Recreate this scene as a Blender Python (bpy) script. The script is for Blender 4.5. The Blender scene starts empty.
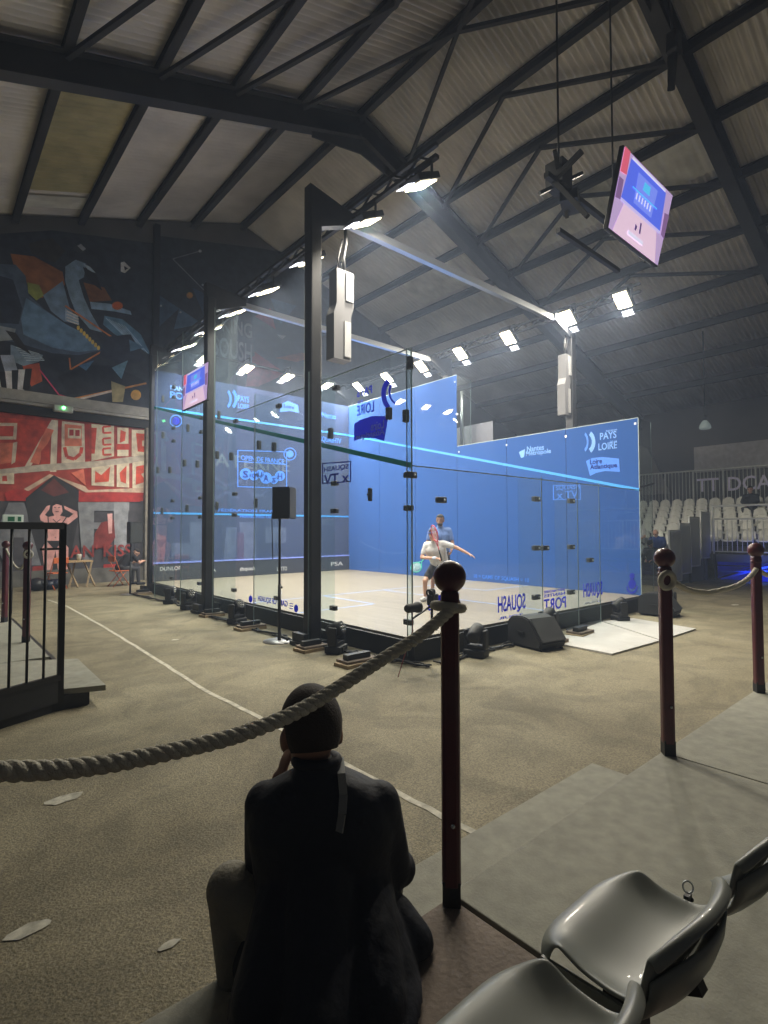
import bpy, bmesh, math, random
from mathutils import Vector, Matrix, noise
random.seed(7)
S = bpy.context.scene
COL = S.collection
PI = math.pi

# ------------------------------------------------------------ camera
CAM = Vector((-4.599, -4.758, 1.330)); YAW, PITCH, ROLL, FPX = 0.71518, 0.03411, -0.0023, 533.37
fwd = Vector((math.sin(YAW)*math.cos(PITCH), math.cos(YAW)*math.cos(PITCH), math.sin(PITCH)))
rt0 = Vector((math.cos(YAW), -math.sin(YAW), 0)); up0 = rt0.cross(fwd)
RT = rt0*math.cos(ROLL)+up0*math.sin(ROLL); UP = -rt0*math.sin(ROLL)+up0*math.cos(ROLL)
cd = bpy.data.cameras.new('camera'); cam = bpy.data.objects.new('camera', cd); COL.objects.link(cam)
cd.sensor_fit = 'VERTICAL'; cd.sensor_height = 36; cd.lens = 36*FPX/1024; cd.clip_start = .05; cd.clip_end = 200
M = Matrix((RT, UP, -fwd)).transposed().to_4x4(); M.translation = CAM
cam.matrix_world = M; S.camera = cam

# ------------------------------------------------------------ world, exposure, light levels
w = bpy.data.worlds.new('world'); S.world = w; w.use_nodes = True
w.node_tree.nodes['Background'].inputs[0].default_value = (.62, .66, .75, 1)
w.node_tree.nodes['Background'].inputs[1].default_value = .03
S.view_settings.view_transform = 'Standard'; S.view_settings.look = 'None'
S.view_settings.gamma = 1; S.view_settings.use_curve_mapping = False
S.view_settings.exposure = 0.32
S.cycles.transparent_max_bounces = 32
S.cycles.max_bounces = 8
HAZE = .007                # density of the haze added to the hall air for glow
FLOOD_W = 120.0            # watts of each floodlight above the court
FLOOD_COL = (1.0, .93, .80)

def at(u, v, ax, val):
    """a point seen in the photograph, put on the world plane axis = val"""
    d = fwd + RT*((u-384)/FPX) - UP*((v-512)/FPX)
    return CAM + d*((val-CAM[ax])/d[ax])

# ------------------------------------------------------------ materials
MATS = {}
def mat(name, col, rough=.6, metal=0., var=0., scale=6., bump=0., emit=None, es=0., spec=.5, bscale=None, coat=0.):
    if name in MATS: return MATS[name]
    m = bpy.data.materials.new(name); m.use_nodes = True; nt = m.node_tree; b = nt.nodes['Principled BSDF']
    c = (*col, 1)
    b.inputs['Base Color'].default_value = c; b.inputs['Roughness'].default_value = rough
    b.inputs['Metallic'].default_value = metal; b.inputs['Specular IOR Level'].default_value = spec
    b.inputs['Coat Weight'].default_value = coat
    tc = nt.nodes.new('ShaderNodeTexCoord')
    if var > 0:
        n = nt.nodes.new('ShaderNodeTexNoise'); n.inputs['Scale'].default_value = scale; n.inputs['Detail'].default_value = 6
        nt.links.new(tc.outputs['Object'], n.inputs['Vector'])
        r = nt.nodes.new('ShaderNodeValToRGB')
        r.color_ramp.elements[0].position = .3; r.color_ramp.elements[1].position = .7
        r.color_ramp.elements[0].color = tuple(max(0, x*(1-var)) for x in col)+(1,)
        r.color_ramp.elements[1].color = tuple(min(1, x*(1+var)) for x in col)+(1,)
        nt.links.new(n.outputs['Fac'], r.inputs[0]); nt.links.new(r.outputs[0], b.inputs['Base Color'])
    if bump > 0:
        n2 = nt.nodes.new('ShaderNodeTexNoise'); n2.inputs['Scale'].default_value = bscale or scale*6; n2.inputs['Detail'].default_value = 4
        nt.links.new(tc.outputs['Object'], n2.inputs['Vector'])
        bp = nt.nodes.new('ShaderNodeBump'); bp.inputs['Strength'].default_value = bump; bp.inputs['Distance'].default_value = .02
        nt.links.new(n2.outputs['Fac'], bp.inputs['Height']); nt.links.new(bp.outputs[0], b.inputs['Normal'])
    if emit: b.inputs['Emission Color'].default_value = (*emit, 1); b.inputs['Emission Strength'].default_value = es
    MATS[name] = m; return m

def s2l(h):
    h = h.lstrip('#'); o = []
    for i in (0, 2, 4):
        x = int(h[i:i+2], 16)/255; o.append(x/12.92 if x <= .04045 else ((x+.055)/1.055)**2.4)
    return tuple(o)
def paint(h): return mat('paint_'+h, tuple(min(.85, 1.7*x+.01) for x in s2l(h)), .75, var=.3, scale=4, bump=.1)

def glass(name, tint, film=None, fac=0., refl=.055, haze=.0, hz=(.7, .75, .8)):
    """a pane that lets light straight through, mirrors at its surface and may carry a printed film"""
    if name in MATS: return MATS[name]
    m = bpy.data.materials.new(name); m.use_nodes = True; nt = m.node_tree; nt.nodes.clear(); N = nt.nodes.new; L = nt.links.new
    out = N('ShaderNodeOutputMaterial'); tr = N('ShaderNodeBsdfTransparent'); tr.inputs[0].default_value = (*tint, 1)
    df = N('ShaderNodeBsdfDiffuse'); df.inputs[0].default_value = (*(film or hz), 1)
    mx = N('ShaderNodeMixShader'); mx.inputs[0].default_value = fac if film else haze
    L(tr.outputs[0], mx.inputs[1]); L(df.outputs[0], mx.inputs[2])
    gl = N('ShaderNodeBsdfGlossy'); gl.inputs['Roughness'].default_value = .02
    fr = N('ShaderNodeFresnel'); fr.inputs[0].default_value = 1.45
    ge = N('ShaderNodeNewGeometry'); inv = N('ShaderNodeMath'); inv.operation = 'SUBTRACT'; inv.inputs[0].default_value = 1
    L(ge.outputs['Backfacing'], inv.inputs[1])
    ml = N('ShaderNodeMath'); ml.operation = 'MULTIPLY'; L(fr.outputs[0], ml.inputs[0]); L(inv.outputs[0], ml.inputs[1])
    m2 = N('ShaderNodeMath'); m2.operation = 'MULTIPLY'; m2.inputs[1].default_value = refl/.055; L(ml.outputs[0], m2.inputs[0]); m2.use_clamp = True
    mg = N('ShaderNodeMixShader'); L(m2.outputs[0], mg.inputs[0]); L(mx.outputs[0], mg.inputs[1]); L(gl.outputs[0], mg.inputs[2])
    L(mg.outputs[0], out.inputs[0]); MATS[name] = m; return m

BLACK = mat('black_paint', (.012, .012, .013), .5)
STEEL_D = mat('dark_steel', (.03, .031, .034), .5, .3, var=.25, scale=3)
ROOFSTEEL = mat('roof_steel', (.035, .036, .038), .7, var=.3, scale=1.2)
STEEL = mat('galvanised_steel', (.5, .52, .53), .35, .8, var=.15)
ALU = mat('aluminium', (.62, .64, .66), .28, .9)
RUBBER = mat('black_plastic', (.018, .018, .02), .55)
GRILLE = mat('speaker_grille', (.05, .052, .055), .6, bump=.6, bscale=260)
BURG = mat('burgundy_paint', (.085, .008, .014), .38, var=.2, scale=9, coat=.2)
ROPE = mat('rope_fibre', (.60, .57, .48), .9, bump=.5, bscale=160)
WOOD = mat('plywood', (.36, .27, .16), .7, var=.2, scale=8)
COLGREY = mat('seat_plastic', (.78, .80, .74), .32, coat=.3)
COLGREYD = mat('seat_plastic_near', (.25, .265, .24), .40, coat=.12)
DECK = mat('deck_board', (.30, .295, .245), .85, var=.14, scale=14, bump=.14, bscale=90)
BROWN = mat('worn_wood', (.19, .15, .12), .8, var=.3, scale=3.5, bump=.25, bscale=50)
SKIN = mat('skin', (.62, .36, .26), .55); SKIN2 = mat('skin_brown', (.35, .19, .13), .55)
HAIR = mat('dark_hair', (.015, .011, .009), .7, bump=.6, bscale=120)
GLASS = glass('clear_glass', (.93, .955, .965), haze=.03, hz=(.50, .58, .78))
FINGLASS = glass('fin_glass', (.90, .95, .95), haze=.02)
FILM_F = glass('film_glass_lit_behind', (.80, .85, .97), (.14, .20, .42), .20)  # same film as the side wall; weaker tint stands in for the lit mural behind
FILM_R = glass('film_glass_dark_behind', (.75, .82, .97), (.04, .135, .47), .72, refl=.06)  # same film as the front; denser blue stands in for the dark behind

def printed(name, col, tr=.55):
    m = bpy.data.materials.new(name); m.use_nodes = True; nt = m.node_tree; nt.nodes.clear(); N = nt.nodes.new; L = nt.links.new
    d = N('ShaderNodeBsdfDiffuse'); t = N('ShaderNodeBsdfTranslucent'); x = N('ShaderNodeMixShader'); o = N('ShaderNodeOutputMaterial')
    for q in (d, t): q.inputs[0].default_value = (*col, 1)
    x.inputs[0].default_value = tr; L(d.outputs[0], x.inputs[1]); L(t.outputs[0], x.inputs[2]); L(x.outputs[0], o.inputs[0]); return m

# ------------------------------------------------------------ mesh building
class MB:
    def __init__(s): s.bm = bmesh.new(); s.mi = 0; s.mats = []
    def use(s, m):
        if m not in s.mats: s.mats.append(m)
        s.mi = s.mats.index(m); return s
    def _tag(s, faces, smooth=False):
        for f in faces: f.material_index = s.mi; f.smooth = smooth
    def box(s, c, d, rz=0., rx=0., ry=0., bev=0.):
        r = bmesh.ops.create_cube(s.bm, size=1.)
        mt = Matrix.Translation(c) @ Matrix.Rotation(rz, 4, 'Z') @ Matrix.Rotation(rx, 4, 'X') @ Matrix.Rotation(ry, 4, 'Y') @ Matrix.Diagonal((*d, 1))
        bmesh.ops.transform(s.bm, matrix=mt, verts=r['verts'])
        fs = list({f for v in r['verts'] for f in v.link_faces})
        if bev > 0:
            es = list({e for v in r['verts'] for e in v.link_edges})
            q = bmesh.ops.bevel(s.bm, geom=es, offset=bev, segments=2, affect='EDGES', profile=.5); fs = [f for f in set(q['faces'])|{f for f in fs if f.is_valid}]
        s._tag(fs); return s
    def span(s, a, b, **k):
        return s.box([(a[i]+b[i])/2 for i in range(3)], [abs(b[i]-a[i]) for i in range(3)], **k)
    def tube(s, pts, r, seg=10, cap=True, smooth=True):
        pts = [Vector(p) for p in pts]; rs = r if isinstance(r, (list, tuple)) else [r]*len(pts)
        rings = []; up = Vector((0, 0, 1))
        t0 = (pts[1]-pts[0]).normalized()
        if abs(t0.dot(up)) > .95: up = Vector((1, 0, 0))
        nrm = (up - t0*up.dot(t0)).normalized()
        for i, p in enumerate(pts):
            t = (pts[min(i+1, len(pts)-1)]-pts[max(i-1, 0)]).normalized()
            nrm = (nrm - t*nrm.dot(t)).normalized(); bi = t.cross(nrm)
            rings.append([s.bm.verts.new(p+(nrm*math.cos(2*PI*k/seg)+bi*math.sin(2*PI*k/seg))*rs[i]) for k in range(seg)])
        fs = []
        for a, b in zip(rings, rings[1:]):
            for k in range(seg): fs.append(s.bm.faces.new((a[k], a[(k+1) % seg], b[(k+1) % seg], b[k])))
        s._tag(fs, smooth)
        if cap: s._tag([s.bm.faces.new(rings[0][::-1]), s.bm.faces.new(rings[-1])])
        return s
    def bar(s, a, b, w, h=None):
        """rectangular bar from a to b"""
        a, b = Vector(a), Vector(b); h = h or w; t = (b-a).normalized(); up = Vector((0, 0, 1))
        if abs(t.z) > .98: up = Vector((0, 1, 0))
        sd = t.cross(up).normalized(); u = sd.cross(t)
        vs = [s.bm.verts.new(p+sd*(x*w/2)+u*(y*h/2)) for p in (a, b) for x, y in ((-1, -1), (1, -1), (1, 1), (-1, 1))]
        s._tag([s.bm.faces.new([vs[i] for i in q]) for q in ((0, 3, 2, 1), (4, 5, 6, 7), (0, 1, 5, 4), (1, 2, 6, 5), (2, 3, 7, 6), (3, 0, 4, 7))]); return s
    def lathe(s, prof, c=(0, 0, 0), seg=24, axis='Z', smooth=True):
        rings = []
        for r, z in prof:
            ring = []
            for k in range(seg):
                a = 2*PI*k/seg; p = (r*math.cos(a), r*math.sin(a), z)
                if axis == 'X': p = (z, r*math.cos(a), r*math.sin(a))
                if axis == 'Y': p = (r*math.sin(a), z, r*math.cos(a))
                ring.append(s.bm.verts.new((p[0]+c[0], p[1]+c[1], p[2]+c[2])))
            rings.append(ring)
        fs = [s.bm.faces.new((a[k], a[(k+1) % seg], b[(k+1) % seg], b[k])) for a, b in zip(rings, rings[1:]) for k in range(seg)]
        s._tag(fs, smooth); s._tag([s.bm.faces.new(rings[0][::-1]), s.bm.faces.new(rings[-1])]); return s
    def ball(s, c, r, seg=16, sc=(1, 1, 1), rot=None):
        q = bmesh.ops.create_uvsphere(s.bm, u_segments=seg, v_segments=max(6, seg*2//3), radius=1)
        mt = Matrix.Translation(c) @ (rot or Matrix()) @ Matrix.Diagonal((r*sc[0], r*sc[1], r*sc[2], 1))
        bmesh.ops.transform(s.bm, matrix=mt, verts=q['verts'])
        s._tag({f for v in q['verts'] for f in v.link_faces}, True); return s
    def cap(s, a, b, ra, rb, seg=14):
        s.tube([a, b], [ra, rb], seg); s.ball(a, ra, seg); s.ball(b, rb, seg); return s
    def poly(s, pts):
        f = s.bm.faces.new([s.bm.verts.new(p) for p in pts]); s._tag([f]); return s
    def prism(s, pts, vec):
        vec = Vector(vec); a = [s.bm.verts.new(p) for p in pts]; b = [s.bm.verts.new(Vector(p)+vec) for p in pts]; n = len(a)
        fs = [s.bm.faces.new(a[::-1]), s.bm.faces.new(b)]+[s.bm.faces.new((a[i], a[(i+1) % n], b[(i+1) % n], b[i])) for i in range(n)]
        s._tag(fs); return s
    def torus(s, c, R, r, nrm=(0, 0, 1), seg=20, tilt=None):
        z = Vector(nrm).normalized(); x = z.orthogonal().normalized(); y = z.cross(x); c = Vector(c)
        rings = []
        for k in range(seg):
            a = 2*PI*k/seg; d = x*math.cos(a)+y*math.sin(a)
            rings.append([s.bm.verts.new(c+d*(R+r*math.cos(2*PI*j/8))+z*(r*math.sin(2*PI*j/8))) for j in range(8)])
        fs = [s.bm.faces.new((rings[k][j], rings[(k+1) % seg][j], rings[(k+1) % seg][(j+1) % 8], rings[k][(j+1) % 8])) for k in range(seg) for j in range(8)]
        s._tag(fs, True); return s
    def build(s, name, m=None, parent=None, world=True, fix=True):
        if m: s.mats = [m]+[x for x in s.mats if x is not m] if not s.mats else s.mats
        if fix: bmesh.ops.recalc_face_normals(s.bm, faces=s.bm.faces)
        me = bpy.data.meshes.new(name)
        if parent is not None and world:
            mw = Matrix()
            p = parent
            while p is not None: mw = p.matrix_basis @ mw; p = p.parent
            s.bm.transform(mw.inverted())
        s.bm.to_mesh(me); s.bm.free()
        for x in s.mats: me.materials.append(x)
        o = bpy.data.objects.new(name, me); COL.objects.link(o)
        if parent is not None: o.parent = parent
        return o

def tag(o, label=None, cat=None, group=None, kind=None):
    if label: o['label'] = label
    if cat: o['category'] = cat
    if group: o['group'] = group
    if kind: o['kind'] = kind
    return o
def thing(name, label, cat, loc=(0, 0, 0), rz=0., group=None, kind=None):
    o = bpy.data.objects.new(name, None); COL.objects.link(o); o.location = loc; o.rotation_euler = (0, 0, rz); o.empty_display_size = .1
    o.matrix_basis = Matrix.Translation(loc) @ Matrix.Rotation(rz, 4, 'Z')
    return tag(o, label, cat, group, kind)
def solo(o, label, cat, group=None):       # move a world-space mesh's origin to its base, then tag it
    me = o.data; n = len(me.vertices); c = sum((v.co for v in me.vertices), Vector())/n; c.z = min(v.co.z for v in me.vertices)
    me.transform(Matrix.Translation(-c)); o.location = c
    return tag(o, label, cat, group)
def struct(o): o['kind'] = 'structure'; return o
def copy_tree(o, parent=None):
    c = o.copy(); COL.objects.link(c)
    if parent is not None: c.parent = parent
    for ch in list(o.children):
        copy_tree(ch, c)
    return c

def text_mb(txt, p0, xdir, width, height, m, name, parent, up=Vector((0, 0, 1)), lab=None):
    cu = bpy.data.curves.new('t', 'FONT'); cu.body = txt; cu.size = 1; cu.extrude = .002; cu.resolution_u = 3; cu.offset = .014
    ob = bpy.data.objects.new('t', cu); me = bpy.data.meshes.new_from_object(ob)
    bpy.data.objects.remove(ob)
    if not len(me.vertices): return None
    xs = [v.co.x for v in me.vertices]; ys = [v.co.y for v in me.vertices]
    x0, x1, y0, y1 = min(xs), max(xs), min(ys), max(ys); xdir = Vector(xdir).normalized(); nn = xdir.cross(up)
    bm = MB(); bm.use(m); bm.bm.from_mesh(me); bpy.data.meshes.remove(me)
    for v in bm.bm.verts:
        a, b, z = (v.co.x-x0)/(x1-x0), (v.co.y-y0)/(y1-y0), v.co.z
        v.co = Vector(p0)+xdir*(a*width)+up*(b*height)+nn*z
    for f in bm.bm.faces: f.material_index = 0
    o = bm.build(name, None, parent)
    if lab: o['label'] = lab
    return o
def sign(txt, ax, val, u0, v0, u1, vtop, m, name, parent, lab=None):
    """lettering on the plane axis=val: starts under (u0,v0), ends under u1, as tall as vtop at u0"""
    p0 = at(u0, v0, ax, val); d = Vector((0, 1, 0)) if ax == 0 else Vector((1, 0, 0))
    q = at(u1, v0, ax, val); s = (q-p0).dot(d); top = at(u0, vtop, ax, val).z
    return text_mb(txt, p0, d*(1 if s > 0 else -1), abs(s), top-p0.z, m, name, parent, lab=lab)

G = -.28        # hall ground; the court floor is z = 0

# ============================================================ SETTING
# floor
def floor_mat():
    m = bpy.data.materials.new('asphalt_floor'); m.use_nodes = True; nt = m.node_tree; b = nt.nodes['Principled BSDF']; N = nt.nodes.new; L = nt.links.new
    tc = N('ShaderNodeTexCoord')
    n1 = N('ShaderNodeTexNoise'); n1.inputs['Scale'].default_value = .55; n1.inputs['Detail'].default_value = 8; n1.inputs['Roughness'].default_value = .6; L(tc.outputs['Object'], n1.inputs['Vector'])
    r1 = N('ShaderNodeValToRGB'); e = r1.color_ramp.elements; e[0].position = .3; e[1].position = .75; e[0].color = (.20, .172, .108, 1); e[1].color = (.36, .318, .215, 1); L(n1.outputs['Fac'], r1.inputs[0])
    n2 = N('ShaderNodeTexNoise'); n2.inputs['Scale'].default_value = 95; n2.inputs['Detail'].default_value = 3; L(tc.outputs['Object'], n2.inputs['Vector'])
    r2 = N('ShaderNodeValToRGB'); e = r2.color_ramp.elements; e[0].position = .35; e[1].position = .7; e[0].color = (.62, .62, .62, 1); e[1].color = (1.25, 1.25, 1.22, 1); L(n2.outputs['Fac'], r2.inputs[0])
    mx = N('ShaderNodeMix'); mx.data_type = 'RGBA'; mx.blend_type = 'MULTIPLY'; mx.inputs['Factor'].default_value = 1; L(r1.outputs[0], mx.inputs['A']); L(r2.outputs[0], mx.inputs['B'])
    n3 = N('ShaderNodeTexNoise'); n3.inputs['Scale'].default_value = 1.3; n3.inputs['Detail'].default_value = 5; n3.inputs['Distortion'].default_value = 1.5; L(tc.outputs['Object'], n3.inputs['Vector'])
    r3 = N('ShaderNodeValToRGB'); e = r3.color_ramp.elements; e[0].position = .42; e[1].position = .55; e[0].color = (.72, .72, .72, 1); e[1].color = (1, 1, 1, 1); L(n3.outputs['Fac'], r3.inputs[0])
    m2 = N('ShaderNodeMix'); m2.data_type = 'RGBA'; m2.blend_type = 'MULTIPLY'; m2.inputs['Factor'].default_value = .8; L(mx.outputs['Result'], m2.inputs['A']); L(r3.outputs[0], m2.inputs['B'])
    L(m2.outputs['Result'], b.inputs['Base Color']); b.inputs['Roughness'].default_value = .8
    bp = N('ShaderNodeBump'); bp.inputs['Strength'].default_value = .5; bp.inputs['Distance'].default_value = .012; L(n2.outputs['Fac'], bp.inputs['Height']); L(bp.outputs[0], b.inputs['Normal'])
    return m
struct(MB().use(floor_mat()).span((-9, -10, G-.2), (23, 14.2, G)).build('floor'))
# gable wall carrying the murals (y = 13.8), ridge over x = 4.4
def rz_(x): return 13-.345*abs(x-4.4)
WALLM = mat('rendered_wall', (.13, .125, .12), .85, var=.2, scale=.8, bump=.3)
struct(MB().use(WALLM).prism([(-9, 13.8, G), (22, 13.8, G), (22, 13.8, rz_(22)), (4.4, 13.8, 13), (-9, 13.8, rz_(-9))], (0, .3, 0)).build('wall_front'))
struct(MB().use(mat('grey_wall', (.10, .10, .11), .85, var=.2, scale=.6)).span((22, -2.5, G), (22.3, 14.1, rz_(22))).build('wall_right'))
# corrugated roof, real waves along the hall
SHEET = mat('roof_sheet', (.72, .69, .64), .65, .1, var=.2, scale=.7)
def roof_side(x1, name):
    m = MB().use(SHEET); n = int(24.4/.02); prev = None
    for i in range(n+1):
        y = -10+i*.02; dz = .05*math.sin(2*PI*y/.16)
        cur = [m.bm.verts.new((4.4, y, 13+dz+.06)), m.bm.verts.new((x1, y, rz_(x1)+dz+.06))]
        if prev: m._tag([m.bm.faces.new((prev[0], prev[1], cur[1], cur[0]))], True)
        prev = cur
    o = m.build(name); sm = o.modifiers.new('thick', 'SOLIDIFY'); sm.thickness = .01; return struct(o)
roof_side(-9, 'ceiling'); roof_side(22.2, 'ceiling')
tn = [0]
def trim(m):
    tn[0] += 1; return struct(m.build('trim_%d' % tn[0]))
def ibeam(a, b, w, h, t=.03):
    m = MB().use(ROOFSTEEL); a = Vector(a); b = Vector(b); d = (b-a).normalized(); up = Vector((0, 0, 1)); sd = d.cross(up).normalized(); u = sd.cross(d)
    m.bar(a+u*(h/2-t/2), b+u*(h/2-t/2), w, t); m.bar(a-u*(h/2-t/2), b-u*(h/2-t/2), w, t); m.bar(a, b, t, h-2*t); return m
for y in (6.55, -.55):                          # rafter frames
    for x1 in (-8.8, 21.8):
        m = ibeam((4.4, y, 12.48), (x1, y, rz_(x1)-.52), .3, .62, .04)
        s = -1 if x1 < 4.4 else 1
        m.prism([(4.4, y-.02, 12.6), (4.4, y-.02, 11.75), (4.4+s*1.6, y-.02, 11.75-.345*1.6+.25), (4.4+s*1.6, y-.02, 12.0)], (0, .04, 0))
        trim(m)
PURX = [-7.8, -6.1, -4.4, -2.7, -1.0, .7, 2.5, 4.4, 6.1, 7.7, 9.45, 11.2, 12.95, 14.7, 16.45, 18.2, 19.95]
for x in PURX: trim(ibeam((x, -9.9, rz_(x)-.14), (x, 13.78, rz_(x)-.14), .16, .24, .03))
for i in range(len(PURX)-1):                     # V bracing between the two frames
    a, b = PURX[i], PURX[i+1]
    if a < -6 or b > 15: continue
    out, inn = (a, b) if b <= 4.4 else (b, a)
    for y in (6.5, -.5):
        trim(MB().use(ROOFSTEEL).bar((out, y, rz_(out)-.32), (inn, 3.0, rz_(inn)-.32), .09, .09))
# translucent roof sheets between purlins
SKY1 = mat('old_rooflight_sheet', (.42, .38, .20), .6, var=.25, scale=1.5); SKY2 = mat('pale_rooflight_sheet', (.75, .74, .66), .6, var=.2, scale=2)
def rooflight(x0, x1, y0, y1, mm):
    m = MB().use(mm); n = int((y1-y0)/.04); prev = None
    for i in range(n+1):
        y = y0+i*.04; dz = .018*math.sin(2*PI*y/.2)-.0
        cur = [m.bm.verts.new((x, y, rz_(x)+dz-.02)) for x in (x0, x1)]
        if prev: m._tag([m.bm.faces.new((prev[0], prev[1], cur[1], cur[0]))], True)
        prev = cur
    trim(m)
rooflight(-2.6, -1.1, 7.3, 12.2, SKY1); rooflight(-2.6, -1.1, 12.5, 13.2, SKY2)
rooflight(9.6, 10.9, 2.2, 5.6, SKY2); rooflight(9.6, 10.9, -.2, 1.5, SKY2); rooflight(9.6, 11.0, 8.0, 10.6, SKY2)
# wall details: ledge, pipe pilaster, panel frame
PALE = mat('pale_trim', (.34, .33, .30), .6, var=.15)
trim(MB().use(PALE).span((-9, 13.55, 5.08), (1.3, 13.8, 5.38)).span((-9, 13.5, 4.98), (1.3, 13.8, 5.06)))
trim(MB().use(STEEL_D).span((1.16, 13.6, 4.9), (1.34, 13.8, 11.7)))
trim(MB().use(mat('gap_shade_strip', (.03, .028, .026), .9)).span((-9, 13.62, 4.72), (1.3, 13.79, 4.97)))  # solid dark strip painted as the shade in the gap below the ledge
trim(MB().use(mat('rubble_edge', (.23, .21, .17), .95, var=.35, scale=6, bump=.8)).span((.95, 13.55, G), (1.35, 13.8, 4.72)))
trim(MB().use(mat('kerb', (.16, .155, .14), .9, var=.3, scale=4)).span((-9, 13.68, G), (.95, 13.8, G+.45)))
# pale panel behind the stand
trim(MB().use(mat('pale_panel', (.42, .42, .45), .8, var=.15)).span((21.8, -2.5, 3.9), (21.98, 4.2, 5.05)))
trim(MB().use(mat('grey_wall2', (.2, .2, .205), .8)).prism([(21.75, 7.6, 3.0), (21.75, 5.2, 3.0), (21.75, 6.2, 5.2), (21.75, 7.6, 6.0)], (.2, 0, 0)))

# ---- murals (paint on the wall)
class Mural:
    def __init__(s, ou, ov, sc, y=13.79): s.ou, s.ov, s.sc, s.y = ou, ov, sc, y; s.m = MB(); s.k = 0
    def p(s, q): 
        r = at(s.ou+q[0]/s.sc, s.ov+q[1]/s.sc, 1, 13.8); return r
    def add(s, col, pts):
        s.k += 1; s.m.use(paint(col)); y = s.y-.0006*s.k
        s.m.poly([(q.x, y, q.z) for q in map(s.p, pts)]); return s
    def disc(s, col, c, r, ry=None):
        ry = ry or r; return s.add(col, [(c[0]+r*math.cos(a*PI/8), c[1]+ry*math.sin(a*PI/8)) for a in range(16)])
    def line(s, col, pts, w):
        for a, b in zip(pts, pts[1:]):
            dx, dy = b[0]-a[0], b[1]-a[1]; l = math.hypot(dx, dy); nx, ny = -dy/l*w/2, dx/l*w/2
            s.add(col, [(a[0]+nx, a[1]+ny), (b[0]+nx, b[1]+ny), (b[0]-nx, b[1]-ny), (a[0]-nx, a[1]-ny)])
        return s
U = Mural(0, 220, 3.84)
U.add('262a33', [(-300, 120), (-100, 60), (200, 40), (592, 90), (590, 745), (-300, 620)])
U.add('2b2724', [(110, 90), (200, 70), (250, 120), (210, 165), (120, 130)])
U.add('7a4a24', [(40, 130), (130, 140), (240, 200), (250, 250), (160, 300), (60, 200)])
U.add('6e4422', [(320, 240), (400, 260), (430, 310), (345, 315)])
U.add('79803a', [(105, 240), (150, 250), (168, 290), (140, 310), (108, 280)])
U.add('3d4a5c', [(-300, 120), (0, 170), (60, 172), (98, 215), (110, 290), (180, 350), (250, 400), (330, 440), (388, 500), (300, 520), (200, 512), (60, 470), (-300, 420)])
U.add('55708a', [(100, 300), (180, 352), (255, 402), (335, 442), (380, 498), (300, 508), (200, 490), (90, 440), (80, 380)])
U.add('1d2433', [(-300, 200), (0, 215), (50, 230), (85, 340), (72, 400), (-300, 380)])
U.add('62778c', [(165, 290), (240, 235), (265, 330), (302, 402), (245, 390), (195, 350)])
U.add('8ea0ae', [(250, 340), (300, 375), (304, 404), (250, 385)])
U.add('6f8496', [(250, 180), (290, 153), (330, 168), (322, 220), (302, 232), (322, 300), (350, 360), (392, 432), (345, 420), (290, 355), (265, 290), (250, 235)])
U.add('9aa7b0', [(318, 168), (345, 180), (368, 205), (340, 195)])
U.add('16181c', [(318, 180), (368, 208), (392, 272), (350, 242), (328, 212)])
U.add('35383d', [(280, 110), (300, 92), (328, 105), (322, 128), (295, 125)])
U.add('8c9094', [(296, 100), (310, 92), (330, 112), (318, 120)])
U.add('7b93a5', [(345, 315), (420, 322), (500, 350), (505, 365), (440, 352), (350, 342)])
U.add('4d6e86', [(400, 368), (470, 382), (540, 440), (580, 522), (520, 482), (440, 440), (395, 402)])
for i in range(7): U.line('8ba3b2', [(405+i*12, 376+i*5), (470+i*16, 440+i*12)], 3)
U.disc('a8501f', (450, 330), 21, 16)
U.line('b06a35', [(250, 330), (455, 468), (270, 575), (266, 530)], 6)
for i in range(8): U.disc('b59a4a', (300+i*11, 415+i*11), 6, 9)
for i in range(4): U.line('c9cdd0', [(255, 350+i*12), (300, 372+i*10)], 5)
U.add('191c26', [(220, 600), (330, 560), (430, 560), (560, 620), (440, 652), (260, 672)])
U.add('1e2433', [(400, 450), (500, 440), (560, 540), (470, 560), (380, 520)])
U.add('5c7f94', [(428, 568), (490, 540), (465, 612)]); U.add('44647e', [(495, 460), (552, 490), (498, 506)]); U.add('3f6484', [(300, 560), (360, 540), (330, 580)])
U.add('9c4426', [(85, 560), (150, 550), (162, 620), (120, 640), (98, 600)])
U.add('6f8090', [(40, 480), (165, 520), (150, 545), (90, 562), (40, 540)])
for i in range(6): U.line('a4b0b8', [(60+i*8, 490+i*10), (150+i*4, 515+i*5)], 3)
U.add('7b8288', [(-40, 400), (60, 420), (50, 462), (-40, 470)]); U.add('221d1c', [(20, 425), (60, 435), (120, 520), (70, 490)])
U.add('8a93a0', [(0, 520), (50, 520), (70, 590), (20, 590)])
for i in range(7): U.add('d8d5cc' if i % 2 else '0e0e10', [(-60+i*26, 590-i*3), (-34+i*26, 590-i*3), (-8+i*20, 655), (-34+i*20, 652)])
U.add('b7b5ae', [(462, 165), (476, 162), (500, 186), (478, 206), (462, 200)]); U.add('1d1d20', [(474, 178), (490, 188), (478, 196)])
U.line('b4345a', [(150, 575), (225, 672), (275, 688)], 5); U.line('c77a3c', [(270, 690), (560, 628)], 7); U.line('b9a8a0', [(300, 690), (440, 655)], 8)
U.disc('d08a3a', (520, 673), 20); U.add('8f8560', [(425, 620), (480, 640), (470, 700), (430, 700)])
U.add('25262a', [(270, 705), (560, 745), (560, 770), (270, 720)])
R = Mural(140, 220, 3.84)
R.add('24282f', [(62, 60), (470, 110), (960, 200), (960, 640), (62, 640)])
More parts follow.
